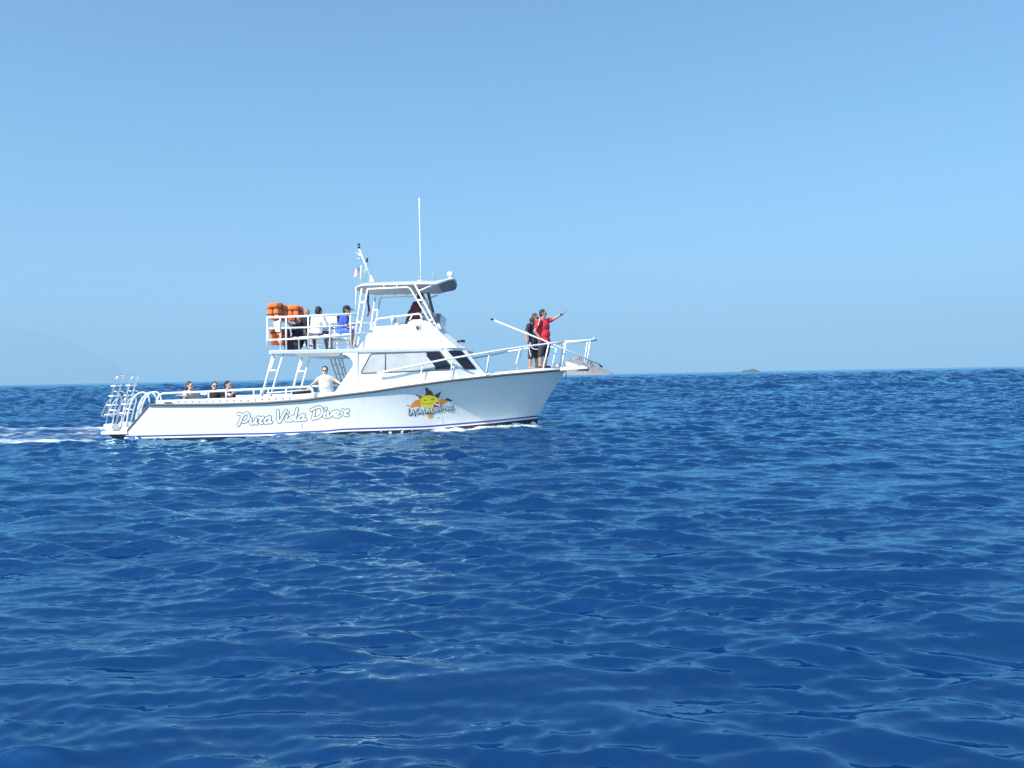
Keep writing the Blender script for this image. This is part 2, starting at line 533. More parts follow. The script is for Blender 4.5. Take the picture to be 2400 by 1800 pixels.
ROCK = rock_material('brown_grey_rock', (0.27, 0.23, 0.21))
ROCKD = rock_material('dark_wet_rock', (0.08, 0.085, 0.09))
HILL = rock_material('wooded_hill', (0.05, 0.07, 0.045))
isl = heights_island([1296, 1312, 1328, 1344, 1352, 1362, 1372, 1382, 1392, 1402, 1412, 1424, 1432, 1440],
               [879, 868, 850, 838, 834, 836, 838, 844, 853, 859, 864, 869, 872, 879],
               1500, 45, 'rocky_islet', ROCK, 'brown rocky islet on the horizon behind the bow', 90)
isl2 = heights_island([1736, 1741, 1746, 1752, 1758, 1763, 1770, 1776, 1784],
               [872, 867.5, 866.5, 867, 865.5, 864, 864.5, 867, 872],
               900, 7, 'rock_outcrop', ROCKD, 'small dark rock breaking the horizon right of the boat', 50)
heights_island([-420, -260, -120, 0, 40, 75, 110, 150, 200, 260, 330],
               [840, 800, 778, 772, 770.5, 772, 781, 793, 818, 850, 905],
               15500, 1500, 'distant_mountain', HILL, 'faint hazy mountain above the horizon at the far left', 70, 0.05)

def haze_box():
    bm = bmesh.new()
    bmesh.ops.create_cube(bm, size=1.0)
    for v in bm.verts:
        v.co = Vector((v.co.x * 41000, v.co.y * 41000, (v.co.z + 0.5) * 1431 - 1))
    me = bm_mesh(bm)
    mt = bpy.data.materials.new('sea_haze'); mt.use_nodes = True
    nt = mt.node_tree; nt.nodes.remove(nt.nodes['Principled BSDF'])
    pv = nt.nodes.new('ShaderNodeVolumePrincipled')
    pv.inputs['Color'].default_value = (*HAZE_COL, 1)
    pv.inputs['Density'].default_value = HAZE_DENSITY
    pv.inputs['Anisotropy'].default_value = 0.0
    nt.links.new(pv.outputs[0], nt.nodes['Material Output'].inputs['Volume'])
    o = new_obj('haze', me, mt)
    tag(o, 'thin pale blue sea haze over the whole bay', kind='stuff')
HAZE_COL = (0.41, 0.61, 0.745)
HAZE_DENSITY = 1.8e-4
haze_box()

# ------------------------------------------------------------------ the boat
boat = thing('dive_boat', 'white dive boat with flybridge, hardtop and sun emblem, under way to the right', 'boat', (0, 0, 0))
SHEER = (np.array([200, 350, 420, 520, 620, 715, 764, 800, 880, 937, 1058, 1180, 1250, 1326, 1400]),
         np.array([950, 949, 949, 948, 944.7, 937.5, 931, 926.6, 917, 908, 892, 879, 873, 866.5, 861]))
STRIPE = (np.array([250, 292, 520, 620, 764, 800, 1000, 1154, 1260, 1300]),
          np.array([1026, 1025, 1019.7, 1018, 1012, 1008, 1002, 988.5, 977, 973]))
XS0 = B(350, 949, -BEAM).x
XW0 = B(290, 1020, -2.0).x
XS1 = B(1327, 866.5, 0.0).x
XW1 = B(1260, 977, 0.0).x

def half_sheer(x):
    t = max(0.0, (x - 5.2) / (XS1 - 5.2))
    return BEAM * max(0.0, 1 - t ** 3.2) ** 0.92
def half_wl(x):
    t = max(0.0, (x - 4.6) / (XW1 - 4.6))
    return 1.98 * max(0.0, 1 - t ** 2.5)

NST, NRW = 72, 14
def hull_point(s, k):
    """s 0..1 stern to stem, k 0 (stripe) .. 1 (rub rail), starboard side"""
    xs = XS0 + (XS1 - XS0) * s; xw = XW0 + (XW1 - XW0) * s
    ys, yw = half_sheer(xs), half_wl(xw)
    zs = zfit(xs, -ys, SHEER); zw = zfit(xw, -yw, STRIPE)
    p = 1.0 + 2.6 * max(0.0, (s - 0.25) / 0.75) ** 0.7
    g = k ** p
    bow = max(0.0, (s - 0.7) / 0.3)
    gx = k + 0.10 * bow * k * (1 - k) * -1.0
    return Vector((xw + (xs - xw) * gx, -(yw + (ys - yw) * g), zw + (zs - zw) * k))

SS = [1 - (1 - i / (NST - 1)) ** 1.25 for i in range(NST)]
grid = [[hull_point(s, j / (NRW - 1)) for j in range(NRW)] for s in SS]
def lower(s, q):
    """below the stripe: q 0..1"""
    p = hull_point(s, 0.0)
    return Vector((p.x - 0.05 * q, p.y * (1 - 0.10 * q), p.z - 0.042 - 0.62 * q))

def side_mesh(rows_fn, n, name, material, off=0.0):
    vs, fs = [], []
    for sgn in (1, -1):
        b0 = len(vs)
        for i in range(NST):
            for j in range(n):
                p = rows_fn(i, j)
                vs.append((p.x, p.y * sgn - off * sgn, p.z))
        for i in range(NST - 1):
            for j in range(n - 1):
                a = b0 + i * n + j
                f = (a, a + n, a + n + 1, a + 1)
                fs.append(f if sgn > 0 else f[::-1])
        if sgn == 1: keep = b0
    o = new_obj(name, mesh_from(vs, fs), material, boat, smooth=True)
    a = [Vector(vs[j]) for j in range(n)]; c = [Vector(vs[NST * n + j]) for j in range(n)]
    new_obj('transom', mesh_from(a + c, [(j, j + 1, n + j + 1, n + j) for j in range(n - 1)]), material, o)
    return o

hull = side_mesh(lambda i, j: grid[i][j], NRW, 'hull', HULLM)
lo_rows = {}
def low_fn(i, j):
    return lower(SS[i], [0.0, 0.12, 0.5, 1.0][j])
bottom = side_mesh(low_fn, 4, 'hull_bottom', ANTI)
tag(bottom, 'dark antifouling paint at the waterline')
def boot_fn(i, j):
    p0 = hull_point(SS[i], 0.0)
    return Vector((p0.x, p0.y, p0.z - 0.042 + 0.042 * j))
white_strip = side_mesh(boot_fn, 2, 'boot_top', GEL)
def stripe_fn(i, j):
    p0 = hull_point(SS[i], 0.0); p1 = hull_point(SS[i], 0.035)
    p = p0 if j == 0 else p0 + (p1 - p0).normalized() * 0.052
    return p
stripe = side_mesh(stripe_fn, 2, 'boot_stripe', BLUE, off=0.004)
tag(stripe, 'thin blue stripe along the waterline')

sheer_pts = [grid[i][NRW - 1] for i in range(NST)]
# rub rail: half round moulding along the sheer of each side
for sgn in (1, -1):
    pts = [Vector((p.x, (p.y - 0.012) * sgn, p.z + 0.0)) for p in sheer_pts]
    tube('rub_rail', pts, 0.034, RUBB, boat, seg=8)
# slanted aft edge trim
for sgn in (1, -1):
    a, c = grid[0][NRW - 1], grid[0][0] + Vector((0, 0, 0.05))
    tube('aft_edge_trim', [Vector((a.x - .01, a.y * sgn, a.z)), Vector((c.x - .01, c.y * sgn, c.z))], 0.022, RUBB, boat)

# deck, bulwarks
def sheer_z(x):
    return float(np.interp(x, [p.x for p in sheer_pts], [p.z for p in sheer_pts]))
def sheer_y(x):
    return half_sheer(x)
XGATE0 = B(736, 925, -2.05).x; XCAB = B(790, 921, -1.9).x
FLOOR = 0.30
vs, fs = [], []
n = 0
xs_deck = np.linspace(XCAB - 0.6, XS1 - 0.02, 40)
for x in xs_deck:
    y = max(0.01, sheer_y(x) - 0.01); z = sheer_z(x)
    for q in (-1, -0.55, 0, 0.55, 1):
        vs.append((x, y * q, z + 0.03 + 0.05 * (1 - q * q)))
for i in range(len(xs_deck) - 1):
    for j in range(4):
        a = i * 5 + j
        fs.append((a, a + 5, a + 6, a + 1))
new_obj('foredeck', mesh_from(vs, fs), DECK, boat, smooth=True)
# cockpit floor and inner liner
x0, x1 = 0.75, XCAB - 0.5
prism('cockpit_floor', [(0.35, -1.6, FLOOR), (x1, -1.6, FLOOR), (x1, 1.6, FLOOR), (0.35, 1.6, FLOOR)],
      [(0.35, -1.6, FLOOR - .05), (x1, -1.6, FLOOR - .05), (x1, 1.6, FLOOR - .05), (0.35, 1.6, FLOOR - .05)], DECK, boat)
BULTOP = (np.array([340, 368, 620, 731, 748]), np.array([939, 938, 929.5, 922, 922]))
def strip_wall(name, xs, ztop_fn, zlow_fn, inner, material, sgn, outer=0.0, slope=0.0):
    a, b_, c, d_ = [], [], [], []
    bm = bmesh.new()
    rows = []
    for x in xs:
        y = sheer_y(x) - outer
        rows.append([bm.verts.new((x, sgn * -y, zlow_fn(x))), bm.verts.new((x, sgn * -max(0.01, y - slope), ztop_fn(x))),
                     bm.verts.new((x, sgn * -(max(0.005, y - inner - slope)), ztop_fn(x))), bm.verts.new((x, sgn * -(max(0.005, y - inner - slope)), zlow_fn(x)))])
    for i in range(len(rows) - 1):
        for j in range(4):
            k = (j + 1) % 4
            bm.faces.new((rows[i][j], rows[i + 1][j], rows[i + 1][k], rows[i][k]))
    bm.faces.new(rows[0]); bm.faces.new(rows[-1][::-1])
    return new_obj(name, bm_mesh(bm), material, boat)
def bul_top(x):
    return zfit(x, -2.07, BULTOP)
for sgn in (1, -1):
    strip_wall('bulwark', np.linspace(XS0 + 0.16, XGATE0, 20), bul_top, lambda x: sheer_z(x) + 0.02, 0.13, GEL, sgn, 0.015)
    strip_wall('cockpit_side', np.linspace(XS0 + 0.02, XCAB - 0.3, 20), lambda x: sheer_z(x) + 0.022, lambda x: sheer_z(x) - 0.28, 0.06, GEL, sgn, 0.17)
    strip_wall('toe_rail', np.linspace(XCAB - 0.45, XS1 - 0.05, 36), lambda x: sheer_z(x) + 0.095, lambda x: sheer_z(x) + 0.01, 0.05, GEL, sgn, 0.012, 0.10)
# scupper and rod holder marks along the bulwark
for i in range(17):
    u = 418 + i * 16.3
    v = float(np.interp(u, [418, 570, 735], [941.5, 938.5, 929.5]))
    p = B(u, v, -2.09)
    bm = bmesh.new()
    pts = [(-0.035, 0.014), (0.035, 0.014), (0.018, -0.012), (0.0, -0.034), (-0.016, -0.012)]
    A = [bm.verts.new((p.x + a, p.y - 0.004, p.z + c)) for a, c in pts]
    C = [bm.verts.new((p.x + a, p.y + 0.01, p.z + c)) for a, c in pts]
    bm.faces.new(A); bm.faces.new(C[::-1])
    for k in range(5): bm.faces.new((A[k], C[k], C[(k + 1) % 5], A[(k + 1) % 5]))
    new_obj('rod_holder', bm_mesh(bm), mat('grey_fitting', (0.30, 0.30, 0.29), 0.5), boat)
p = B(393, 943, -2.12)
box('mooring_cleat', p, (0.20, 0.04, 0.025), FRAME, boat, bevel=0.008)

# swim platform over a dark hull wedge, the wedge's shade put into its colour
za = B(240, 1014, -2.0).z
pa = [B(235, 1012, -2.0), B(290, 1012, -2.0)]
xA, xB = pa[0].x, pa[1].x + 0.1
prism('swim_platform', [(xA, -1.98, za + .02), (xB, -2.02, za + .02), (xB, 2.02, za + .02), (xA, 1.98, za + .02)],
      [(xA, -1.98, za - .055), (xB, -2.02, za - .055), (xB, 2.02, za - .055), (xA, 1.98, za - .055)], GEL, boat, bevel=0.012)
prism('shaded_hull_wedge', [B(252, 1018, -1.86), B(291, 1017, -1.93), B(296, 1040, -1.90), B(282, 1040, -1.86)],
      [B(252, 1018, -1.86) + Vector((0, 3.7, 0)), B(291, 1017, -1.93) + Vector((0, 3.84, 0)), B(296, 1040, -1.9) + Vector((0, 3.8, 0)), B(282, 1040, -1.86) + Vector((0, 3.7, 0))], ANTI, boat)

# ---- boarding ladders on the platform
def off_pts(pts, by): return [B(u, v, by) for u, v in pts]
def shift(pts, dx, dy): return [p + Vector((dx, dy, 0)) for p in pts]
lad_base = B(255, 1008, -1.78)
def ladder(dy, label):
    lad = bpy.data.objects.new('boarding_ladder', None); COL.objects.link(lad); lad.parent = boat
    tag(lad, label)
    yA, yB = -1.92 + dy, -1.56 + dy
    up = off_pts([(247, 1000), (256, 950), (264, 918), (270, 894), (273, 886)], -1.92)
    up = shift(up, 0, dy)
    far = [Vector((p.x, yB, p.z)) for p in up]
    top = [Vector((up[-1].x + 0.06, yA + 0.05, up[-1].z + 0.07)), Vector((up[-1].x + 0.07, (yA + yB) / 2, up[-1].z + 0.085)), Vector((up[-1].x + 0.06, yB - 0.05, up[-1].z + 0.07))]
    tube('upright', fillet(up + top + far[::-1], 0.06), 0.019, STEEL, lad)
    for (u, v) in [(268, 904.5), (263, 928.5), (258, 950), (253, 972)]:
        c = B(u, v, -1.92)
        box('step', (c.x - 0.02, (yA + yB) / 2, c.z), (0.13, yB - yA + 0.06, 0.035), TUBE, lad, bevel=0.01)
    for y in (yA, yB):
        hb = shift(off_pts([(266, 917), (276, 918.5), (284, 928), (285, 940), (277, 972), (268, 1006)], -1.92), 0, 0)
        hb = [Vector((p.x, y, p.z)) for p in hb]
        tube('handrail', fillet(hb, 0.12), 0.02, STEEL, lad)
        lp = off_pts([(263, 934), (252, 941), (246, 954), (236, 975), (250, 977)], -1.92)
        lp = [Vector((p.x, y, p.z)) for p in lp]
        tube('hinge_arm', fillet(lp, 0.08), 0.017, STEEL, lad)
    a = B(256, 960, -1.92); c = B(277, 964, -1.92)
    tube('brace', [Vector((a.x, yA, a.z)), Vector((c.x, yA, c.z))], 0.018, TUBE, lad)
    f0 = B(243, 996, -1.92); f1 = B(264, 1011, -1.92)
    prism('foot_plate', [Vector((q.x, yA - .03, q.z)) for q in off_pts([(244, 994), (264, 997), (266, 1011), (251, 1011), (243, 1003)], -1.92)],
          [Vector((q.x, yB + .03, q.z)) for q in off_pts([(244, 994), (264, 997), (266, 1011), (251, 1011), (243, 1003)], -1.92)], TUBE, lad, bevel=0.01)
ladder(0.0, 'outer folding boarding ladder, nearest on the stern platform')
ladder(0.86, 'inner folding boarding ladder on the stern platform')
for dy in (0.0, 0.75):
    arc = shift(off_pts([(297, 1000), (299, 976), (303, 955), (312, 934), (323, 922), (337, 919), (346, 924), (350, 934), (351, 944)], -1.98), 0, dy)
    if dy: arc = arc[1:]
    tube('stern_grab_rail', fillet(arc, 0.15), 0.021, TUBE, boat)
arc = off_pts([(318, 985), (322, 962), (329, 940), (342, 924), (352, 919), (362, 923), (367, 935)], -1.6)
tube('stern_grab_rail', fillet(arc, 0.15), 0.021, TUBE, boat)

# cockpit rails
def both(name, pts_uv, by, r, material, corner=0.0, far_ok=True):
    a = off_pts(pts_uv, by)
    tube(name, a, r, material, boat, corner=corner)
    if far_ok: tube(name, [Vector((p.x, -p.y, p.z)) for p in a], r, material, boat, corner=corner)
both('cockpit_rail', [(368, 938), (372, 927), (382, 922), (520, 916.5), (620, 911.5), (722, 906.5), (732, 912), (735.5, 928)], -2.0, 0.027, TUBE, corner=0.14)
for u, vt, vb in [(489, 918, 934), (530, 916, 932), (612, 912, 930), (671, 909, 927)]:
    both('rail_stanchion', [(u, vt), (u, vb)], -2.0, 0.022, TUBE)
box('rail_bracket', B(478, 922, -2.0), (0.16, 0.05, 0.07), TUBE, boat)
both('cockpit_lower_rail', [(625, 921), (735, 913)], -2.0, 0.014, TUBE, far_ok=False)
# cockpit bench along the port side and tank rack
prism('cockpit_bench', [(1.2, 1.0, 0.74), (4.9, 1.0, 0.74), (4.9, 1.8, 0.74), (1.2, 1.8, 0.74)], [(1.2, 1.0, 0.32), (4.9, 1.0, 0.32), (4.9, 1.8, 0.32), (1.2, 1.8, 0.32)], SEATM, boat, bevel=0.02)
prism('cockpit_bench', [(1.0, -1.4, 0.55), (3.6, -1.4, 0.55), (3.6, -0.2, 0.55), (1.0, -0.2, 0.55)], [(1.0, -1.4, 0.32), (3.6, -1.4, 0.32), (3.6, -0.2, 0.32), (1.0, -0.2, 0.32)], SEATM, boat, bevel=0.02)
# dark upholstered bolster ahead of the side gate
tube('bolster', off_pts([(686, 917), (728, 914)], -1.6), 0.09, mat('dark_vinyl', (0.05, 0.045, 0.06), 0.5), boat, seg=12)

# ---- cabin
yb, yt = 1.82, 1.80
zd = lambda u, v, by: B(u, v, by)
xa_top = B(830, 820, -yt).x; xa_bot = B(800, 921, -yb).x
z_top = B(900, 816, -yt).z
LEV = {}
def loop_at(pts, z=None):
    a = [Vector(p) for p in pts]
    return a + [Vector((p.x, -p.y, p.z)) for p in reversed(a)]
top_near = [Vector((xa_top, -yt, z_top)), Vector((B(1040, 815, -yt).x, -yt, z_top)), Vector((B(1088, 815, -1.12).x, -1.12, z_top))]
b1 = B(1079, 880, -yb); b2 = B(1141, 878, -1.22)
bot_near = [Vector((xa_top + 0.1, -yb, sheer_z(xa_top) - 0.02)), Vector((b1.x, -yb, sheer_z(b1.x) + 0.0)), Vector((b2.x, -1.22, sheer_z(b2.x) + 0.03))]
cabin = prism('cabin', loop_at(top_near), loop_at(bot_near), GEL, boat)
# wall frame on the starboard side for placing openings
def on_quad(a, b_, c, d_, eps=0.0):
    """return a function mapping a pixel to the plane of the quad (a, b_, c)"""
    nrm = (b_ - a).cross(d_ - a).normalized()
    if nrm.y > 0: nrm = -nrm
    co = CAM - ORIGIN
    cb = Vector((co.dot(eF), co.dot(eP), co.z))
    def f(u, v, lift=0.0):
        d = ray(u, v); db = Vector((d.dot(eF), d.dot(eP), d.z))
        t = (a - cb).dot(nrm) / db.dot(nrm)
        return cb + db * t + nrm * lift
    return f
side = on_quad(bot_near[0], bot_near[1], top_near[1], top_near[0])
quart = on_quad(bot_near[1], bot_near[2], top_near[2], top_near[1])
front_n = None

def mirror(o):
    """port-side twin of a part or sub-part tree"""
    me = o.data.copy()
    me.transform(Matrix.Scale(-1, 4, (0, 1, 0)))
    me.flip_normals()
    c = bpy.data.objects.new(o.name.split('.')[0], me); COL.objects.link(c); c.parent = boat
    for ch in list(o.children):
        m2 = ch.data.copy(); m2.transform(Matrix.Scale(-1, 4, (0, 1, 0))); m2.flip_normals()
        d = bpy.data.objects.new(ch.name.split('.')[0], m2); COL.objects.link(d); d.parent = c
    return c

def window(fn, outline, panes, frame_r=0.016, name='window'):
    """closed frame tube round the outline with panes let in as sub-parts"""
    ring = [fn(u, v, 0.006) for u, v in outline]
    pts = fillet(ring[-1:] + ring + ring[:1], 0.05)
    # closed ring
    loop = []
    k = len(ring)
    for i in range(k):
        a, b_, c = ring[i - 1], ring[i], ring[(i + 1) % k]
        d1 = (a - b_).normalized() * 0.06; d2 = (c - b_).normalized() * 0.06
        for q in range(5):
            t = q / 4
            loop.append((b_ + d1) * (1 - t) ** 2 + b_ * 2 * t * (1 - t) + (b_ + d2) * t * t)
    vs, fs = [], []
    add_tube(vs, fs, loop + loop[:2], frame_r, 6)
    fr = new_obj(name, mesh_from(vs, fs), FRAME, boat, smooth=True)
    for poly, mt in panes:
        vv = [fn(u, v, 0.010) for u, v in poly]; ww = [fn(u, v, -0.01) for u, v in poly]
        prism('pane', vv, ww, mt, fr)
    return fr
w1 = window(side, [(845, 875), (869, 829.5), (1031, 823.5), (1062, 866)],
       [([(847, 874), (870, 831), (902, 830), (902, 873)], FILM),
        ([(905, 873), (905, 829.5), (998, 825.5), (999, 836), (1010, 849), (1018, 860), (1018, 868)], FILM),
        ([(999.5, 825.5), (1030, 825), (1060, 865.5), (1019.5, 867.5), (1019.5, 860), (1011, 848), (1000.5, 836)], GLASS)])
tube('mullion', [side(903.5, 829, 0.012), side(903.5, 874, 0.012)], 0.014, FRAME, w1)
w2 = window(quart, [(1049, 822), (1082, 822), (1117, 865), (1089, 866)], [([(1050, 822.5), (1081.5, 822.5), (1116, 865), (1089.5, 865.5)], GLASS)], 0.006)
for w in (w1, w2): mirror(w)
# windscreen panes across the front
f0, f1 = top_near[2], bot_near[2]
for k in range(3):
    ya, yc = -1.06 + k * 0.72, -1.06 + k * 0.72 + 0.68
    def fp(y, t, lift):
        a = f0.lerp(f1, t); nrm = Vector((f0.z - f1.z, 0, f1.x - f0.x)).normalized()
        sc = (1.12 + 0.1 * t) / 1.12
        return Vector((a.x, y * sc, a.z)) + nrm * lift
    prism('windscreen', [fp(ya, 0.12, .012), fp(yc, 0.12, .012), fp(yc, 0.80, .012), fp(ya, 0.80, .012)],
          [fp(ya, 0.12, -.01), fp(yc, 0.12, -.01), fp(yc, 0.80, -.01), fp(ya, 0.80, -.01)], GLASS, boat)
# swooping wing plates that carry the overhang
wing = [(803, 819.5), (803, 830.5), (812, 833), (820, 838), (826, 846), (828, 854), (825, 861), (819, 869), (783, 922), (838, 918), (838, 818)]
wn_ = plate('cabin_wing', wing, -1.835, 0.075, GEL, boat)
mirror(wn_)
box('bulkhead_door', (xa_top + 0.0, -0.2, 1.2), (0.05, 0.7, 1.7), FRAME, boat)
# round fitting and seams
ellipsoid('deck_light', side(1003, 815.5, 0.0), (0.025, 0.02, 0.02), STEEL, boat)
c = B(1061.5, 864, -1.75)
ellipsoid('porthole_hinge', c, (0.03, 0.03, 0.05), STEEL, boat)

# ---- flybridge deck slab
zt = B(640, 821, -1.86).z
def deck_loop(z, grow=0.0):
    near_pts = [(B(629, 821, -1.86).x, -1.80), (B(634, 821, -1.86).x, -1.88), (B(836, 812, -1.88).x, -1.88), (B(1037, 810.5, -1.84).x, -1.84),
                (B(1066, 808, -1.5).x, -1.55), (B(1090, 806, -1.1).x, -1.15), (B(1106, 805, -0.6).x, -0.6), (B(1109, 805, 0).x, 0.0)]
    a = [Vector((x, y * (1 - grow * .02), z)) for x, y in near_pts]
    return a + [Vector((p.x, -p.y, p.z)) for p in reversed(a[:-1])]
fly = prism('flybridge_deck', deck_loop(zt + 0.0), deck_loop(zt - 0.10, 1.0), GEL, boat, bevel=0.012)
prism('deck_beam', [(B(690, 828, -1.6).x, -1.6, zt - .10), (B(800, 828, -1.6).x, -1.6, zt - .10), (B(800, 828, -1.6).x, 1.6, zt - .10), (B(690, 828, -1.6).x, 1.6, zt - .10)],
      [(B(690, 828, -1.6).x + .1, -1.5, zt - .17), (B(800, 828, -1.6).x - .1, -1.5, zt - .17), (B(800, 828, -1.6).x - .1, 1.5, zt - .17), (B(690, 828, -1.6).x + .1, 1.5, zt - .17)], GEL, boat)
# support legs (ladder frames) at the aft corners
for sgn, yl in ((1, -1.75), (-1, 1.45)):
    A = off_pts([(641, 829), (613, 932)], -1.75); C = off_pts([(664, 829), (633, 934)], -1.75)
    dx = 0.0
    A = [Vector((p.x, yl, p.z)) for p in A]; C = [Vector((p.x, yl, p.z)) for p in C]
    tube('deck_leg', A, 0.034, TUBE, boat); tube('deck_leg', C, 0.030, TUBE, boat)
    for t in (0.38, ):
        tube('leg_rung', [A[0].lerp(A[1], t), C[0].lerp(C[1], t)], 0.026, TUBE, boat)
    prism('leg_gusset', [A[0].lerp(A[1], 0.12) + Vector((0.0, -.02, 0)), A[0].lerp(A[1], 0.12) + Vector((0.07, -.02, 0)), A[0].lerp(A[1], 0.34) + Vector((0.05, -.02, 0)), A[0].lerp(A[1], 0.36) + Vector((0.0, -.02, 0))],
          [A[0].lerp(A[1], 0.12) + Vector((0.0, .02, 0)), A[0].lerp(A[1], 0.12) + Vector((0.07, .02, 0)), A[0].lerp(A[1], 0.34) + Vector((0.05, .02, 0)), A[0].lerp(A[1], 0.36) + Vector((0.0, .02, 0))], TUBE, boat)
# companion ladder up to the flybridge, by the cabin bulkhead
lad = bpy.data.objects.new('flybridge_ladder', None); COL.objects.link(lad); lad.parent = boat
tag(lad, 'steep ladder from the cockpit up to the flybridge')
DIMT = mat('weathered_aluminium', (0.50, 0.51, 0.52), 0.4, metal=0.4)
for uv in ([(772, 833), (795, 905)], [(782, 833), (803, 905)]):
    tube('ladder_rail', off_pts(uv, 0.9), 0.024, DIMT, lad)
for uv in ([(791, 833), (811, 900)], [(799, 833), (817, 900)]):
    tube('ladder_rail', off_pts(uv, 1.3), 0.022, DIMT, lad)
for v in (855, 877):
    a = B(770 + (v - 833) * .32, v, 0.9); 
    box('ladder_step', (a.x + .12, 0.9, a.z), (0.24, 0.10, 0.035), DIMT, lad)
for v in (862, 884):
    a = B(791 + (v - 833) * .30, v, 1.3); c = B(799 + (v - 833) * .27, v - 1, 1.3)
    tube('ladder_step', [a, c], 0.02, DIMT, lad)

# ---- flybridge coaming
prof = [(837, 809.5), (872, 766), (954, 760), (962, 749.5), (990, 748.5), (1008, 757), (1071, 804)]
near = [B(u, v, -1.50 + 0.10 * (809 - v) / 60) for u, v in prof]
near[0].z = zt - .01; near[6].z = zt - .01
cm = prism('coaming_side', near, [p + Vector((0, 0.06, 0)) for p in near], GEL, boat)
mirror(cm)
fa, fb = near[5], near[6]
prism('coaming_front', [fa, Vector((fa.x + .10, -0.9, fa.z)), Vector((fa.x + .12, 0.9, fa.z)), Vector((fa.x, -fa.y, fa.z)), Vector((fb.x, -fb.y, fb.z)), Vector((fb.x + .25, 0.9, fb.z)), Vector((fb.x + .25, -0.9, fb.z)), fb],
      [q - Vector((0.08, 0, 0.0)) for q in [fa, Vector((fa.x + .10, -0.9, fa.z)), Vector((fa.x + .12, 0.9, fa.z)), Vector((fa.x, -fa.y, fa.z)), Vector((fb.x, -fb.y, fb.z)), Vector((fb.x + .25, 0.9, fb.z)), Vector((fb.x + .25, -0.9, fb.z)), fb]], GEL, boat)
# helm console and smoked screen
prism('helm_console', [B(992, 750, -0.9), B(1004, 742, -0.9), B(1030, 748, -0.9), B(1050, 790, -0.9), B(1000, 800, -0.9)],
      [B(992, 750, -0.9) + Vector((0, 1.7, 0)), B(1004, 742, -0.9) + Vector((0, 1.7, 0)), B(1030, 748, -0.9) + Vector((0, 1.7, 0)), B(1050, 790, -0.9) + Vector((0, 1.7, 0)), B(1000, 800, -0.9) + Vector((0, 1.7, 0))], GEL, boat)
prism('windshield', [B(988, 748, -1.36), B(1003, 735, -1.33), B(1026, 734, -1.2), B(1034, 736, -.9), B(1030, 756, -.95), B(1012, 757, -1.33)],
      [q + Vector((-.03, 0.02, 0)) for q in [B(988, 748, -1.36), B(1003, 735, -1.33), B(1026, 734, -1.2), B(1034, 736, -.9), B(1030, 756, -.95), B(1012, 757, -1.33)]], SMOKE, boat)
ws = [B(1034, 736, -.9), B(1030, 756, -.95)]
prism('windshield', [ws[0], Vector((ws[0].x + .05, .9, ws[0].z)), Vector((ws[1].x + .05, .95, ws[1].z)), ws[1]],
      [ws[0] - Vector((.03, 0, 0)), Vector((ws[0].x + .02, .9, ws[0].z)), Vector((ws[1].x + .02, .95, ws[1].z)), ws[1] - Vector((.03, 0, 0))], SMOKE, boat)
prism('side_vent', [B(973, 762, -1.44), B(987, 763, -1.44), B(987, 775, -1.44), B(977, 776, -1.44)], [q + Vector((0, .03, 0)) for q in [B(972, 761, -1.44), B(988, 762, -1.44), B(988, 776, -1.44), B(976, 777, -1.44)]], mat('grey_vent', (0.33, 0.33, 0.32), 0.5), boat)
ellipsoid('vent_lens', B(978, 768, -1.45), (0.035, 0.02, 0.035), BLACK, boat)
tube('coaming_rail', off_pts([(872, 766), (884, 747.5), (985, 735), (990, 748)], -1.42), 0.026, TUBE, boat, corner=0.07)
tube('coaming_rail', [Vector((p.x, 1.42, p.z)) for p in off_pts([(872, 766), (884, 747.5), (985, 735), (990, 748)], -1.42)], 0.026, TUBE, boat, corner=0.07)
tube('coaming_stanchion', off_pts([(967, 737.5), (960, 750)], -1.42), 0.02, TUBE, boat)
# helm seat
prism('helm_seat', [B(915, 741, -.7), B(922, 738, -.7), B(925, 757, -.7), B(934, 757, -.7), B(934, 762, -.7), B(918, 762, -.7)],
      [q + Vector((0, .5, 0)) for q in [B(915, 741, -.7), B(922, 738, -.7), B(925, 757, -.7), B(934, 757, -.7), B(934, 762, -.7), B(918, 762, -.7)]], SEATM, boat, bevel=0.015)
prism('seat_base', [B(922, 762, -.55), B(930, 762, -.55), B(930, 806, -.55), B(922, 806, -.55)], [q + Vector((0, .2, 0)) for q in [B(922, 762, -.55), B(930, 762, -.55), B(930, 806, -.55), B(922, 806, -.55)]], GEL, boat)
# brow kit on the foredeck overhang
tube('coiled_line', off_pts([(1071, 800), (1080, 799.5), (1090, 800.5)], -1.0), 0.03, BLACK, boat)
box('horn', B(1084, 798.5, -1.0), (0.12, .1, .05), BLACK, boat)

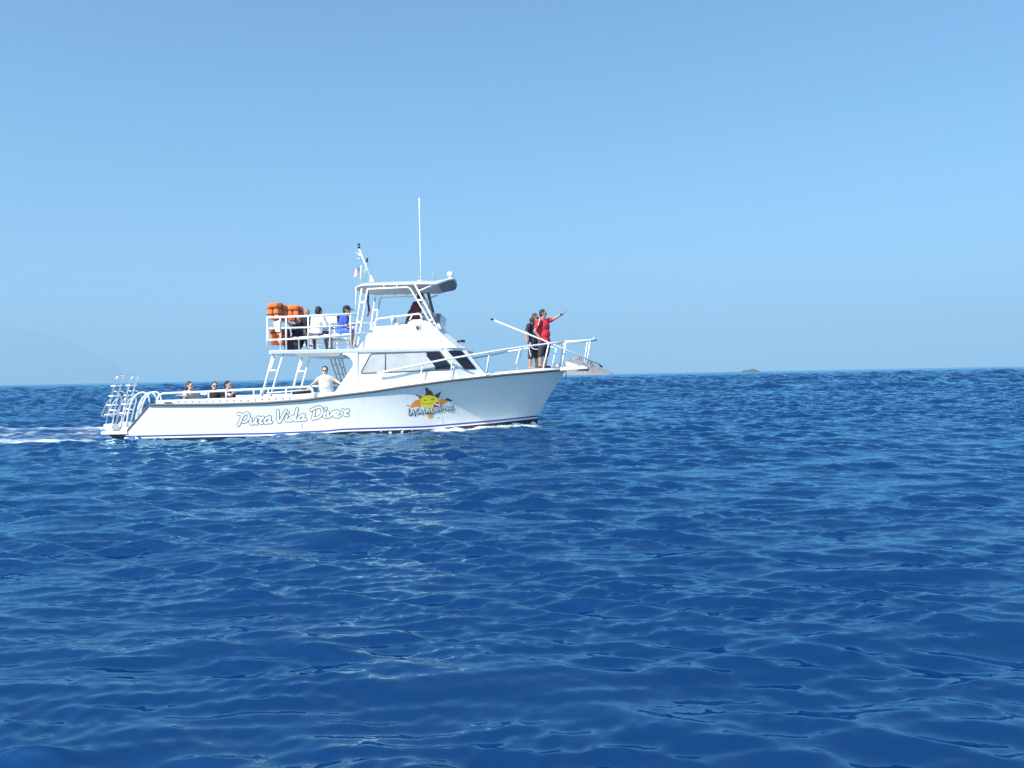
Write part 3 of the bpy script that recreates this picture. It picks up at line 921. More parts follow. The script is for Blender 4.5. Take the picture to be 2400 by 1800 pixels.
# ---- hardtop frame
def pipe(name, uv, by, r=0.024, material=None, corner=0.0):
    return tube(name, off_pts(uv, by), r, material or TUBE, boat, corner=corner)
YN, YFAR = -1.36, 1.14
GREYT = TUBE
for by, dx in ((YN, 0), (YFAR, 1)):
    if dx == 0:
        A = off_pts([(848, 676), (829, 811)], by); Cc = off_pts([(966, 673.2), (861.5, 677.5), (839, 806), (836, 809)], by)
        D1 = off_pts([(861.5, 677.5), (960, 673), (1008, 755), (1032, 796)], by); D2 = off_pts([(972, 666), (1017, 753), (1040, 796)], by)
    A2 = [Vector((p.x, by, p.z)) for p in A]; C2 = [Vector((p.x, by, p.z)) for p in Cc[1:]]
    D1b = [Vector((p.x, by, p.z)) for p in D1]; D2b = [Vector((p.x, by, p.z)) for p in D2]
    tube('hardtop_post', A2, 0.024, TUBE, boat); tube('hardtop_post', C2, 0.024, TUBE, boat, corner=.05)
    tube('hardtop_front_post', D1b, 0.024, TUBE, boat, corner=0.10); tube('hardtop_front_post', D2b, 0.024, TUBE, boat)
    for u1, u2, v in [(844.5, 856, 709), (838, 846.5, 755)]:
        a = B(u1, v, YN); c = B(u2, v, YN)
        box('frame_step', ((a.x + c.x) / 2, by, a.z), (c.x - a.x + .03, 0.06, 0.055), TUBE, boat, bevel=.012)
    for u1, u2, v in [(980, 993, 703.5), (1006, 1017, 750.5)]:
        a = B(u1, v, YN); c = B(u2, v, YN)
        tube('frame_step', [Vector((a.x, by, a.z)), Vector((c.x, by, c.z))], 0.028, TUBE, boat)
    br = off_pts([(983, 681), (1011, 670)], YN)
    tube('frame_brace', [Vector((p.x, by, p.z)) for p in br], 0.02, TUBE, boat)
    for u in (900, 930):
        a = B(u, 676 - (u - 861) * .045, YN); c = B(u, 669 - (u - 861) * .02, YN)
        tube('frame_standoff', [Vector((a.x, by, a.z)), Vector((c.x, by, c.z))], 0.014, TUBE, boat)
pipe('stay_pole', [(834.5, 672), (833, 742)], -0.9, 0.014)
pipe('strut_roll', [(1002, 681), (1015, 733)], 1.0, 0.045, NAVYC)

# ---- hardtop: crowned slab with upswept visor
def hardtop():
    YH = 1.25
    st = [(822, 669, 0.35, .015), (834, 668, 0.75, .05), (850, 667.3, 1.0, .085), (900, 665.8, 1.0, .10), (950, 664.8, 1.0, .105), (992, 664, 1.0, .11), (1018, 664.5, .98, .115), (1034, 660, .94, .10), (1050, 653.8, .86, .075), (1061, 650, .70, .05), (1065, 651, .55, .03)]
    vs, fs = [], []
    nn = 17
    for (u, v, w, h) in st:
        p = B(u, v, -YH)
        half = YH * w
        for k in range(nn):                       # over the top
            q = -1 + 2 * k / (nn - 1)
            prof_ = (1 - abs(q) ** 5)
            vs.append((p.x, q * half * (1.0 - .04 * prof_), p.z + h * prof_ ** 0.5 + 0.03 * (1 - q * q)))
        for k in range(nn):                       # under side
            q = 1 - 2 * k / (nn - 1)
            vs.append((p.x, q * half * 0.985, p.z - 0.022))
    m_ = nn * 2
    for i in range(len(st) - 1):
        for k in range(m_):
            a = i * m_ + k; b_ = i * m_ + (k + 1) % m_
            fs.append((a, a + m_, b_ + m_, b_))
    fs.append(tuple(range(m_))); fs.append(tuple((len(st) - 1) * m_ + k for k in range(m_))[::-1])
    o = new_obj('hardtop', mesh_from(vs, fs), CANVAS, boat)
    # white lip along the lower edge
    for sg in (1, -1):
        pts = [Vector((B(u, v, -YH).x, -YH * w * sg, B(u, v, -YH).z - 0.01)) for (u, v, w, h) in st[:-3]]
        tube('hardtop_lip', pts, 0.022, TUBE, o)
    # dark visor underside, its shade put into the colour
    q = [(1026, 665), (1040, 658), (1060, 651), (1065, 656), (1063, 668), (1057, 674), (1030, 674)]
    for sg in (1, -1):
        pass
    near_v = [B(u, v, -0.90) for u, v in [(1022, 667.5), (1040, 661), (1058, 653.5), (1064, 655.5), (1062.5, 661.5), (1054, 665.5), (1036, 668.5)]]
    prism('shaded_underside', near_v, [Vector((p.x, 0.90, p.z)) for p in near_v], NAVYC, o, bevel=0.02)
    tube('visor_tube', off_pts([(1047, 659), (1053, 665)], -0.915), 0.008, STEEL, o)
    return o
hardtop()
# fittings on the hardtop
sl = box('searchlight', B(1054.5, 642.5, -0.3), (0.15, .17, .12), TUBE, boat, bevel=.03)
box('searchlight_base', B(1055, 651, -0.3), (0.09, .1, .10), TUBE, sl, bevel=.02)
box('searchlight_lens', B(1061.5, 642.5, -0.3), (0.02, .13, .09), mat('grey_lens', (.3, .32, .34), .2), sl, bevel=.005)
pipe('small_antenna', [(1019, 655), (1017, 643)], -0.4, 0.012, DIMT); pipe('small_antenna', [(1013, 641.5), (1024, 641.5)], -0.4, 0.008, DIMT)
wa = pipe('whip_antenna', [(987, 656), (985.5, 600), (984, 530), (982.5, 464)], -0.8, 0.016)
ab = pipe('antenna_base', [(987.5, 659), (986.5, 644)], -0.8, 0.030, STEEL); 
pipe('antenna_clamp', [(979, 658), (992, 657)], -0.8, 0.016)
ms = pipe('mast', [(872.5, 659), (841.5, 583)], -0.2, 0.022)
prism('mast_foot', [B(866, 660, -.28), B(877, 660, -.28), B(871, 646, -.26), B(867, 646, -.26)], [q + Vector((0, .16, 0)) for q in [B(866, 660, -.28), B(877, 660, -.28), B(871, 646, -.26), B(867, 646, -.26)]], TUBE, boat)
nl = pipe('navigation_light', [(841.3, 582), (841, 577)], -0.2, 0.036, BLACK); pipe('navigation_light', [(841, 575), (840.8, 571)], -0.2, 0.036, BLACK)
pipe('light_staff', [(856.3, 660), (859.5, 614)], -0.5, 0.013, DIMT)
pipe('navigation_light', [(860, 614), (860.4, 605)], -0.5, 0.03, BLACK)
pipe('stay', [(851, 660), (857, 622)], -0.1, 0.009, DIMT)
pipe('loudhailer', [(850, 609), (836.5, 605.5)], -0.2, 0.02, DIMT)
pipe('flagstaff', [(845, 662), (846.5, 622)], 0.3, 0.016)

# ---- flybridge aft rails and benches
XR0 = B(626, 745, -1.8).x; 
def zrail(u, v): return B(u, v, -1.8).z
both('fly_rail', [(626, 744.5), (720, 741), (838, 735.5)], -1.8, 0.03, TUBE)
both('fly_mid_rail', [(626, 770), (720, 767.5), (812, 763)], -1.8, 0.022, TUBE)
both('fly_low_rail', [(626, 797), (700, 794), (822, 786)], -1.8, 0.024, TUBE)
for (u, vt, vb) in [(626, 745, 822), (657, 743, 820), (670.5, 743, 820), (722.5, 741, 818), (773, 738.5, 815), (821.5, 736, 812)]:
    both('fly_stanchion', [(u, vt), (u + .5, vb)], -1.8, 0.022, TUBE)
zr = [B(626, v, -1.8) for v in (744.5, 770, 797)]
for p in zr:
    tube('fly_aft_rail', [Vector((p.x, -1.8, p.z)), Vector((p.x, 1.8, p.z))], 0.026, TUBE, boat)
prism('rail_board', [B(640, 756, -1.85), B(656, 750, -1.85), B(656, 778, -1.85), B(646, 778, -1.85)], [q + Vector((0, .03, 0)) for q in [B(640, 756, -1.85), B(656, 750, -1.85), B(656, 778, -1.85), B(646, 778, -1.85)]], TUBE, boat, bevel=.01)
prism('rail_board', [B(625, 763, -1.83), B(629, 764, -1.83), B(630, 797, -1.83), B(625, 797, -1.83)], [q + Vector((0, .03, 0)) for q in [B(625, 763, -1.83), B(629, 764, -1.83), B(630, 797, -1.83), B(625, 797, -1.83)]], TUBE, boat, bevel=.01)
def bench(u0, u1, v0, v1, by, depth, h=0.06):
    a, c = B(u0, v0, by), B(u1, v1, by)
    return prism('bench', [a, c, c + Vector((0, depth, 0)), a + Vector((0, depth, 0))], [q - Vector((0, 0, h)) for q in [a, c, c + Vector((0, depth, 0)), a + Vector((0, depth, 0))]], SEATM, boat, bevel=.015)
bench(684, 757, 790, 786, -1.55, .5); bench(757, 822, 784, 781, -1.55, .5)
b3 = bench(766, 826, 794, 791, -0.6, .5)
for u in (700, 745, 790, 815):
    a = B(u, 792, -1.4); tube('bench_leg', [a, Vector((a.x, a.y, zt))], .02, TUBE, boat)
bench(690, 830, 760, 757, 0.9, .5, 0.07)
a = B(757, 737, 1.0); c = B(815, 736, 1.0)
prism('bench_back', [a, c, c - Vector((0, 0, .33)), a - Vector((0, 0, .33))], [q + Vector((0, .08, 0)) for q in [a, c, c - Vector((0, 0, .33)), a - Vector((0, 0, .33))]], SEATM, boat, bevel=.02)

# ---- bow rail and pulpit
top_uv = [(884, 875, -1.93), (910, 869.5, -1.95), (1040, 843, -1.95), (1130, 828, -1.72), (1180, 819.5, -1.45), (1237, 811.5, -1.0), (1289, 805, -.55), (1324, 801, -.33)]
rail = [B(*q) for q in top_uv]
for sg in (1, -1):
    tube('bow_rail', [Vector((p.x, p.y * sg, p.z)) for p in rail], 0.026, TUBE, boat)
    for (u, v, ub, vb, by) in [(991, 852, 983, 898, -1.94), (1060, 838, 1056, 888, -1.9), (1147, 826, 1139, 881, -1.62), (1225, 814, 1210, 871, -1.08), (1286, 806, 1273, 865, -.6)]:
        a, c = B(u, v, by), B(ub, vb, by + .03)
        tube('bow_stanchion', [Vector((a.x, a.y * sg, a.z)), Vector((c.x, c.y * sg, max(c.z, sheer_z(c.x) + .02)))], 0.016 if u != 1286 else 0.024, TUBE, boat)
    tube('pulpit_rail', [Vector((p.x, p.y * sg, p.z)) for p in off_pts([(1324, 801), (1360, 799), (1396, 796)], -.33)], 0.028, TUBE, boat)
    tube('pulpit_post', [Vector((p.x, p.y * sg, p.z)) for p in off_pts([(1326, 802), (1317, 861)], -.33)], 0.024, TUBE, boat)
    tube('pulpit_post', [Vector((p.x, p.y * sg, p.z)) for p in off_pts([(1383, 798), (1375, 857)], -.33)], 0.018, TUBE, boat)
pe = B(1396, 796, -.33)
tube('pulpit_rail', [Vector((pe.x, -.33, pe.z)), Vector((pe.x + .02, 0, pe.z)), Vector((pe.x, .33, pe.z))], 0.028, TUBE, boat)
tube('rail_end_cap', [Vector((pe.x - .06, -.335, pe.z - .01)), Vector((pe.x + .02, -.30, pe.z))], 0.034, RUBB, boat)
tube('bow_light', [Vector((pe.x - .01, 0, pe.z)), Vector((pe.x - .01, 0, pe.z + .08))], 0.014, TUBE, boat)
pp = off_pts([(1313, 861), (1345, 858.5), (1380, 856)], -.36)
pl = [pp[0], pp[1], pp[2]]
lp = [Vector((p.x, -.36 + .05 * i, p.z)) for i, p in enumerate(pl)]
loop_ = lp + [Vector((p.x, -p.y, p.z)) for p in reversed(lp)]
prism('bow_pulpit', loop_, [q - Vector((0, 0, .10)) for q in loop_], GEL, boat, bevel=.015)
prism('pulpit_chock', [B(1316, 846, .30), B(1330, 848, .30), B(1356, 856, .30), B(1316, 858, .30)], [q + Vector((0, .06, 0)) for q in [B(1316, 846, .30), B(1330, 848, .30), B(1356, 856, .30), B(1316, 858, .30)]], TUBE, boat)
prism('bow_anchor', [B(1347, 871, -.06), B(1362, 865, -.06), B(1380, 859, -.06), B(1381, 870, -.06), B(1365, 869, -.06)], [q + Vector((0, .12, 0)) for q in [B(1347, 871, -.06), B(1362, 865, -.06), B(1380, 859, -.06), B(1381, 870, -.06), B(1365, 869, -.06)]], mat('galvanised_steel', (.22, .21, .22), .5, metal=.5), boat)
tube('anchor_shank', off_pts([(1322, 864), (1378, 861)], 0.0), .025, mat('galvanised_steel', (0, 0, 0)), boat)
pipe('bow_cross_rail', [(1289, 812), (1303, 817)], -.2, .018); 
pipe('windlass', [(1301, 858), (1312, 855)], -.1, .05, STEEL)
pipe('bow_line', [(1326, 869), (1327, 877), (1326, 890)], -0.06, .012, RUBB)
pipe('anchor_roller_post', [(1304, 816), (1293, 862)], -.22, .018); pipe('anchor_roller_post', [(1320, 812), (1313, 858)], .25, .018)
box('deck_hatch', (8.55, -0.3, sheer_z(8.55) + .12), (0.5, .5, .06), GEL, boat, bevel=.015)
pipe('mooring_line', [(1178, 873.5), (1184, 871.5), (1190, 873)], -1.0, .03, BLACK)

# ------------------------------------------------------------------ lettering and emblem on the starboard side
_bm = bmesh.new(); _bm.from_mesh(hull.data)
HB = BVHTree.FromBMesh(_bm)
_co = CAM - ORIGIN
CAMB = Vector((_co.dot(eF), _co.dot(eP), _co.z))
def on_hull(u, v, lift):
    d = ray(u, v); db = Vector((d.dot(eF), d.dot(eP), d.z)).normalized()
    loc, nrm, i, dist = HB.ray_cast(CAMB, db)
    if loc is None:
        return None
    if nrm.dot(db) > 0: nrm = -nrm
    return loc + nrm * lift

def smooth_line(pts, n=6):
    if len(pts) < 3: return [Vector(p) for p in pts]
    P = [Vector(pts[0])] + [Vector(p) for p in pts] + [Vector(pts[-1])]
    out = []
    for i in range(1, len(P) - 2):
        p0, p1, p2, p3 = P[i - 1], P[i], P[i + 1], P[i + 2]
        for k in range(n):
            t = k / n
            out.append(0.5 * ((2 * p1) + (p2 - p0) * t + (2 * p0 - 5 * p1 + 4 * p2 - p3) * t * t + (3 * p1 - p0 - 3 * p2 + p3) * t ** 3))
    out.append(P[-2])
    return out

def ribbon(pts, w, lift, vs, fs, mi, mats_idx, ext=0.0):
    """flat vinyl stroke of width w following pts (picture units), laid on the hull"""
    L = smooth_line([Vector((p[0], p[1])) for p in pts])
    if len(L) == 1 or (L[0] - L[-1]).length < 1e-6 and len(L) < 3:
        L = [L[0] - Vector((.6, 0)), L[0] + Vector((.6, 0))]
    d0 = (L[0] - L[1]).normalized(); d1 = (L[-1] - L[-2]).normalized()
    # rounded ends
    head = [L[0] + d0 * w * e for e in (0.42, 0.30)]; tail = [L[-1] + d1 * w * e for e in (0.30, 0.42)]
    W = [0.35 * w, 0.75 * w] + [w] * len(L) + [0.75 * w, 0.35 * w]
    L = head + L + tail
    b0 = len(vs); ok = True
    for i, p in enumerate(L):
        t = (L[min(i + 1, len(L) - 1)] - L[max(i - 1, 0)]).normalized()
        nrm = Vector((-t.y, t.x))
        for s in (-0.5, 0, 0.5):
            q = p + nrm * (W[i] * s)
            h = on_hull(q.x, q.y, lift)
            if h is None: h = on_hull(p.x, p.y, lift)
            vs.append(h)
    for i in range(len(L) - 1):
        a = b0 + i * 3
        for j in (0, 1):
            fs.append((a + j, a + j + 1, a + j + 4, a + j + 3)); mats_idx.append(mi)

def decal_poly(name, pts, material, lift, parent):
    bm = bmesh.new()
    f = bm.faces.new([bm.verts.new((p[0], p[1], 0)) for p in pts])
    f.normal_update()
    bmesh.ops.triangulate(bm, faces=[f])
    bmesh.ops.subdivide_edges(bm, edges=list(bm.edges), cuts=3, use_grid_fill=True)
    bmesh.ops.triangulate(bm, faces=list(bm.faces))
    for v in bm.verts:
        h = on_hull(v.co.x, v.co.y, lift)
        v.co = h if h else on_hull(pts[0][0], pts[0][1], lift)
    me = bpy.data.meshes.new('mesh'); bm.to_mesh(me); bm.free()
    return new_obj(name, me, material, parent)

def letter_obj(name, strokes, w_out, w_in, m_out, m_in, parent, lift=0.004, shadow=(0, 0), rnd=0.0):
    vs, fs, mi = [], [], []
    for k, st in enumerate(strokes):
        ribbon([(p[0] + shadow[0], p[1] + shadow[1]) for p in st], w_out, lift + 0.0003 * k, vs, fs, 0, mi)
    for k, st in enumerate(strokes):
        ribbon(st, w_in, lift + 0.0022 + 0.0003 * k, vs, fs, 1, mi)
    me = mesh_from(vs, fs)
    me.materials.append(m_out); me.materials.append(m_in)
    me.polygons.foreach_set('material_index', mi)
    return new_obj(name, me, None, parent)

LS = 310 / 2212
def lp_(s): return [[(530 + x * LS, 940 + y * LS) for x, y in st] for st in s]
script_letters = [
    [[(200, 213), (245, 218), (262, 250), (240, 330), (205, 405)], [(275, 252), (330, 204), (377, 225), (372, 290), (330, 338), (280, 350)]],
    [[(415, 290), (408, 360), (440, 380), (485, 345), (500, 290)], [(500, 290), (494, 368), (515, 378)]],
    [[(530, 268), (565, 282), (622, 272)], [(612, 285), (560, 345), (600, 372)]],
    [[(735, 262), (670, 292), (640, 342), (672, 368), (722, 325), (738, 265)], [(722, 325), (732, 362), (765, 345)]],
    [[(868, 160), (866, 260), (878, 345), (905, 335), (960, 225), (1000, 155)]],
    [[(1015, 245), (1004, 318), (1038, 328)], [(1030, 188), (1038, 190)]],
    [[(1125, 250), (1065, 285), (1058, 325), (1105, 315), (1150, 255)], [(1186, 128), (1162, 250), (1150, 318), (1185, 322)]],
    [[(1295, 222), (1228, 260), (1206, 308), (1242, 322), (1290, 280), (1302, 222)], [(1288, 285), (1300, 318), (1335, 300)]],
    [[(1418, 152), (1500, 112), (1570, 102), (1608, 142), (1600, 210), (1550, 268), (1445, 300)], [(1475, 170), (1462, 232), (1445, 296)]],
    [[(1655, 190), (1640, 250), (1662, 275)], [(1665, 122), (1673, 120)]],
    [[(1700, 182), (1702, 265), (1740, 250), (1790, 180)]],
    [[(1805, 232), (1862, 216), (1880, 182), (1842, 168), (1802, 205), (1812, 252), (1868, 262), (1905, 245)]],
    [[(1950, 148), (1985, 166), (2045, 148)], [(2035, 165), (1975, 222), (2040, 242)]],
]
lettering = bpy.data.objects.new('lettering', None); COL.objects.link(lettering); lettering.parent = boat
tag(lettering, 'Pura Vida Diver in grey outlined script')
for s in script_letters:
    letter_obj('letter', lp_(s), 60 * LS, 37 * LS, INK, WHITEINK, lettering)

ES = 140 / 2212
def ep(pts): return [(940 + x * ES, 900 + y * ES) for x, y in pts]
emblem = bpy.data.objects.new('sun_emblem', None); COL.objects.link(emblem); emblem.parent = boat
tag(emblem, 'smiling yellow sun with orange rays and La Cala del Mar lettering')
rays = [([(870, 430), (925, 330), (890, 160), (965, 130), (1010, 205), (1120, 260), (1180, 340), (1210, 440), (1040, 520)], BROWN, [(890, 175), (905, 235), (985, 200), (960, 130)]),
        ([(530, 375), (625, 405), (720, 425), (810, 455), (780, 560), (690, 570), (625, 455)], mat('rust_vinyl', (.42, .14, .06), .4), [(515, 365), (560, 425), (640, 425), (600, 398)]),
        ([(310, 835), (420, 720), (520, 612), (660, 570), (760, 640), (740, 860), (560, 830), (385, 885)], ORA, [(200, 780), (312, 790), (300, 812), (208, 800)]),
        ([(1200, 440), (1330, 350), (1420, 322), (1490, 258), (1440, 400), (1390, 520), (1290, 520)], BROWN, [(1395, 335), (1490, 255), (1442, 385)]),
        ([(1340, 560), (1500, 572), (1640, 570), (1720, 542), (1765, 592), (1690, 660), (1590, 745), (1525, 782), (1420, 690)], ORA, [(1640, 552), (1720, 528), (1850, 588), (1920, 618), (1822, 642), (1712, 602)]),
        ([(935, 1060), (1100, 1050), (1180, 1090), (1200, 1240), (1120, 1270), (1050, 1290), (980, 1200)], mat('pale_orange_vinyl', (.72, .33, .14), .4), [(1175, 1100), (1245, 1030), (1205, 1115)])]
for poly, mt, tip in rays:
    decal_poly('sun_ray', ep(poly), mt, 0.003, emblem)
    decal_poly('ray_tip', ep(tip), INKB, 0.005, emblem)
disc = [(1040 + 352 * math.cos(a) * (1 + .05 * math.cos(a)), 650 + 243 * math.sin(a)) for a in [2 * math.pi * k / 40 for k in range(40)]]
decal_poly('sun_disc', ep(disc), YEL, 0.007, emblem)
def stroke(name, pts, w, material, lift, parent):
    vs, fs, mi = [], [], []
    ribbon(ep(pts), w * ES, lift, vs, fs, 0, mi)
    return new_obj(name, mesh_from(vs, fs), material, parent)
OLIVE = mat('olive_vinyl', (.16, .13, .01), .5)
stroke('sun_eye', [(845, 585), (890, 604), (935, 580)], 26, OLIVE, .009, emblem)
stroke('sun_eye', [(1110, 560), (1160, 580), (1215, 548)], 28, OLIVE, .009, emblem)
stroke('sun_mouth', [(755, 650), (790, 712), (950, 735), (1090, 722), (1160, 690)], 14, OLIVE, .009, emblem)
decal_poly('dive_flag', ep([(1195, 700), (1405, 655), (1430, 830), (1215, 855)]), REDV, .011, emblem)
stroke('dive_flag_bar', [(1225, 725), (1420, 785)], 48, WHITEINK, .013, emblem)
TS = 120 / 2212
def tp(s): return [[(950 + x * TS, 935 + y * TS) for x, y in st] for st in s]
caps = [[[(140, 400), (135, 640), (240, 650)]],
        [[(265, 620), (310, 420), (395, 690)], [(300, 560), (350, 560)]],
        [[(560, 390), (470, 450), (455, 560), (530, 605), (640, 560)]],
        [[(600, 560), (650, 420), (735, 630)], [(620, 530), (690, 525)]],
        [[(810, 400), (815, 560), (910, 560)]],
        [[(945, 560), (985, 410), (1060, 600)], [(965, 520), (1020, 515)]],
        [[(1150, 330), (1150, 570), (1235, 520), (1250, 430), (1160, 350)]],
        [[(1290, 455), (1410, 440), (1350, 370), (1295, 420), (1320, 500), (1430, 510)]],
        [[(1465, 140), (1490, 330), (1510, 500)]],
        [[(1610, 480), (1640, 300), (1690, 420), (1750, 290), (1785, 455)]],
        [[(1820, 460), (1860, 290), (1945, 500)], [(1840, 410), (1900, 405)]],
        [[(1985, 430), (1965, 280), (2040, 295), (1995, 360), (2050, 440)]]]
for s in caps:
    letter_obj('letter', tp(s), 70 * TS, 42 * TS, INKB, mat('pale_grey_vinyl', (.66, .64, .62), .4), emblem, lift=.0145, shadow=(.9, 1.1))
# exhaust streak, drain and small hull fittings
def hull_mark(name, pts, w, material):
    vs, fs, mi = [], [], []
    ribbon(pts, w, 0.004, vs, fs, 0, mi)
    return new_obj(name, mesh_from(vs, fs), material, boat)
STREAK = mat('grey_streak', (.36, .36, .35), .6)
hull_mark('rust_streak', [(707.5, 993), (708, 999), (708, 1005)], 2.0, STREAK)
hull_mark('hull_vent', [(462, 1003.5), (462.5, 1005)], 1.6, STREAK)
hull_mark('hull_vent', [(1025, 979), (1030, 978.6)], 1.2, STREAK)
hull_mark('rust_streak', [(1036.5, 979), (1038, 986), (1039, 994)], 1.1, mat('faint_streak', (.52, .52, .51), .6))

# ------------------------------------------------------------------ life vests on the aft flybridge rail
VEST = mat('orange_vest_nylon', (0.80, 0.17, 0.025), 0.7, var=.12, bump=.4, bscale=60)
VESTD = mat('dark_red_vest_nylon', (0.36, 0.05, 0.03), 0.7, var=.12, bump=.4, bscale=60)
STRAP = mat('black_webbing', (0.03, 0.02, 0.03), .8)
REFL = mat('pale_reflective_tape', (.62, .60, .55), .35)
def soft_box(c, s, bev):
    bm = bmesh.new(); bmesh.ops.create_cube(bm, size=1.0)
    for v in bm.verts: v.co = Vector((v.co.x * s[0], v.co.y * s[1], v.co.z * s[2]))
    bmesh.ops.bevel(bm, geom=list(bm.edges), offset=bev, segments=3, affect='EDGES', profile=.5)
    for v in bm.verts: v.co += Vector(c)
    return bm_mesh(bm)
def make_vest(mt):
    r = bpy.data.objects.new('life_vest', None); COL.objects.link(r)
    for sx in (-1, 1):
        new_obj('front_panel', soft_box((sx * .082, -.03, -.08), (.155, .085, .30), .04), mt, r, smooth=True)
    new_obj('back_panel', soft_box((0, .035, -.05), (.31, .05, .36), .024), mt, r, smooth=True)
    new_obj('collar', soft_box((0, 0.0, .14), (.31, .13, .16), .06), mt, r, smooth=True)
    new_obj('waist_strap', soft_box((0, -.006, -.10), (.33, .14, .035), .006), STRAP, r)
    new_obj('neck_strap', soft_box((0, -.012, .055), (.315, .125, .018), .004), STRAP, r)
    new_obj('reflective_tape', soft_box((.085, -.068, -.16), (.10, .012, .03), .004), REFL, r)
    return r
def dup_vest(src):
    c = src.copy(); COL.objects.link(c)
    for ch in src.children:
        d = ch.copy(); COL.objects.link(d); d.parent = c
    return c
va, vd = make_vest(VEST), make_vest(VESTD)
first = {id(va): True, id(vd): True}
def put_vest(src, b, rz, tilt, label, group):
    o = src if first[id(src)] else dup_vest(src)
    first[id(src)] = False
    o.location = Wd(b); o.rotation_euler = (tilt, random.uniform(-.13, .13), THETA + rz)
    k = random.uniform(.92, 1.08); o.scale = (k, random.uniform(.95, 1.15), random.uniform(.92, 1.08))
    return tag(o, label, 'life vest', group)
vx = B(640, 728, -1.75).x; vz = B(640, 728, -1.75).z
ORD = ['second', 'third', 'fourth', 'fifth', 'sixth', 'seventh']
GV = 'life vests stowed along the aft flybridge rail'
put_vest(va, (vx, -1.70, vz), 0.0, .02, 'bright orange life vest at the near end of the upper stack on the aft rail', GV)
for i in range(6):
    put_vest(va if i % 2 == 0 else vd, (vx + random.uniform(-.01, .03), -1.55 + i * .15, vz + random.uniform(-.02, .03)), random.uniform(-.22, .22), random.uniform(-.15, .15), ('orange' if i % 2 == 0 else 'dark red') + ' life vest, %s from the near end of the upper near stack' % ORD[i], GV)
vx2 = B(688, 735, 0.55).x; vz2 = B(688, 733, 0.55).z
put_vest(va, (vx2, 0.50, vz2), 0.1, .03, 'orange life vest at the near end of the second stack, right of the first', GV)
for i in range(4):
    put_vest(vd if i % 2 == 0 else va, (vx2 + .02, 0.65 + i * .15, vz2 + random.uniform(-.02, .02)), random.uniform(-.22, .22), random.uniform(-.1, .15), ('dark red' if i % 2 == 0 else 'orange') + ' life vest, %s from the near end of the second stack' % ORD[i], GV)
vz3 = B(645, 783, -1.6).z
put_vest(va, (vx + .03, -1.58, vz3 - .02), .15, .06, 'orange life vest hanging behind the white board below the rail', GV)
for i in range(5):
    put_vest(vd if i % 2 == 0 else va, (vx + .03 + random.uniform(-.02, .04), -1.42 + i * .16, vz3 - .04), random.uniform(-.15, .15), .05, ('dark red' if i % 2 == 0 else 'orange') + ' life vest, %s from the near end of the lower row below the rail' % ORD[i], GV)
# a dark dive bag on the flybridge floor
zb = zt
bagp = B(686, 806, -1.2)
bg_ = thing('dive_bag', 'black dive bag standing on the flybridge floor by the stanchions', 'bag', (bagp.x, -1.2, zt))
new_obj('bag_body', soft_box((0, 0, .17), (.42, .26, .34), .07), mat('black_nylon', (.02, .02, .03), .8), bg_, smooth=True)
tube('bag_handle', [Vector((-.1, 0, .33)), Vector((0, 0, .41)), Vector((.1, 0, .33))], .012, STRAP, bg_, corner=.05)

# ------------------------------------------------------------------ flags and boathook
def cloth_strip(base, corner_fn, t0, t1, s0, s1, nx=8, ny=2):
    vs, fs = [], []
    for i in range(nx + 1):
        for j in range(ny + 1):
            s = s0 + (s1 - s0) * i / nx; t = t0 + (t1 - t0) * j / ny
            vs.append(corner_fn(s, t) - base)
    for i in range(nx):
        for j in range(ny):
            a = i * (ny + 1) + j
            fs.append((a, a + ny + 1, a + ny + 2, a + 1))
    me = mesh_from(vs, fs)
    return me
def flag_fn(s, t):
    a = B(846, 626, 0.3).lerp(B(845.3, 645, 0.3), t); c = B(834, 627.5, 0.3).lerp(B(828, 649, 0.3), t)
    p = a.lerp(c, s)
    return p + Vector((0, .035 * math.sin(s * 6 + t * 2), .02 * math.sin(s * 5 + 1) * s))
fb_ = flag_fn(0, 1)
fl = thing('stripes_flag', 'small faded red and white striped flag flying behind the hardtop mast', 'flag', fb_)
FR = mat('faded_red_cloth', (.55, .16, .18), .8); FW = mat('faded_white_cloth', (.75, .70, .72), .8); FBl = mat('faded_blue_cloth', (.30, .30, .45), .8)
for k in range(13):
    s0 = 0.42 if k < 7 else 0.0
    new_obj('stripe', cloth_strip(fb_, flag_fn, k / 13, (k + 1) / 13, s0, 1.0, ny=1), FR if k % 2 == 0 else FW, fl)
new_obj('canton', cloth_strip(fb_, flag_fn, 0, 7 / 13, 0, .42), FBl, fl)
def pen_fn(s, t):
    a = B(846, 592.5, -.2).lerp(B(847.5, 597.5, -.2), t); c = B(830, 585, -.2).lerp(B(834, 592, -.2), t)
    p = a.lerp(c, s); return p + Vector((0, .03 * math.sin(s * 5 + t), -.05 * math.sin(s * math.pi)))
pb = pen_fn(0, 1)
pn = thing('pennant', 'small white pennant streaming from the slanted mast', 'flag', pb)
new_obj('cloth', cloth_strip(pb, pen_fn, 0, 1, 0, 1), FW, pn)
fq = B(861.5, 741, -1.2)
ff = thing('furled_flag', 'furled navy and red flag hanging from the hardtop frame', 'flag', fq)
tube('navy_cloth', [B(861, 682, -1.2), B(863, 695, -1.2), B(862.3, 708, -1.2), B(864.5, 722, -1.2)], .028, mat('navy_cloth', (.02, .035, .09), .8), ff, base=fq, r2=.026)
tube('red_cloth', [B(864.5, 722, -1.2), B(865, 729, -1.2), B(863, 736, -1.2), B(861.5, 742, -1.2)], .034, mat('red_cloth', (.40, .03, .05), .8), ff, base=fq, r2=.02)

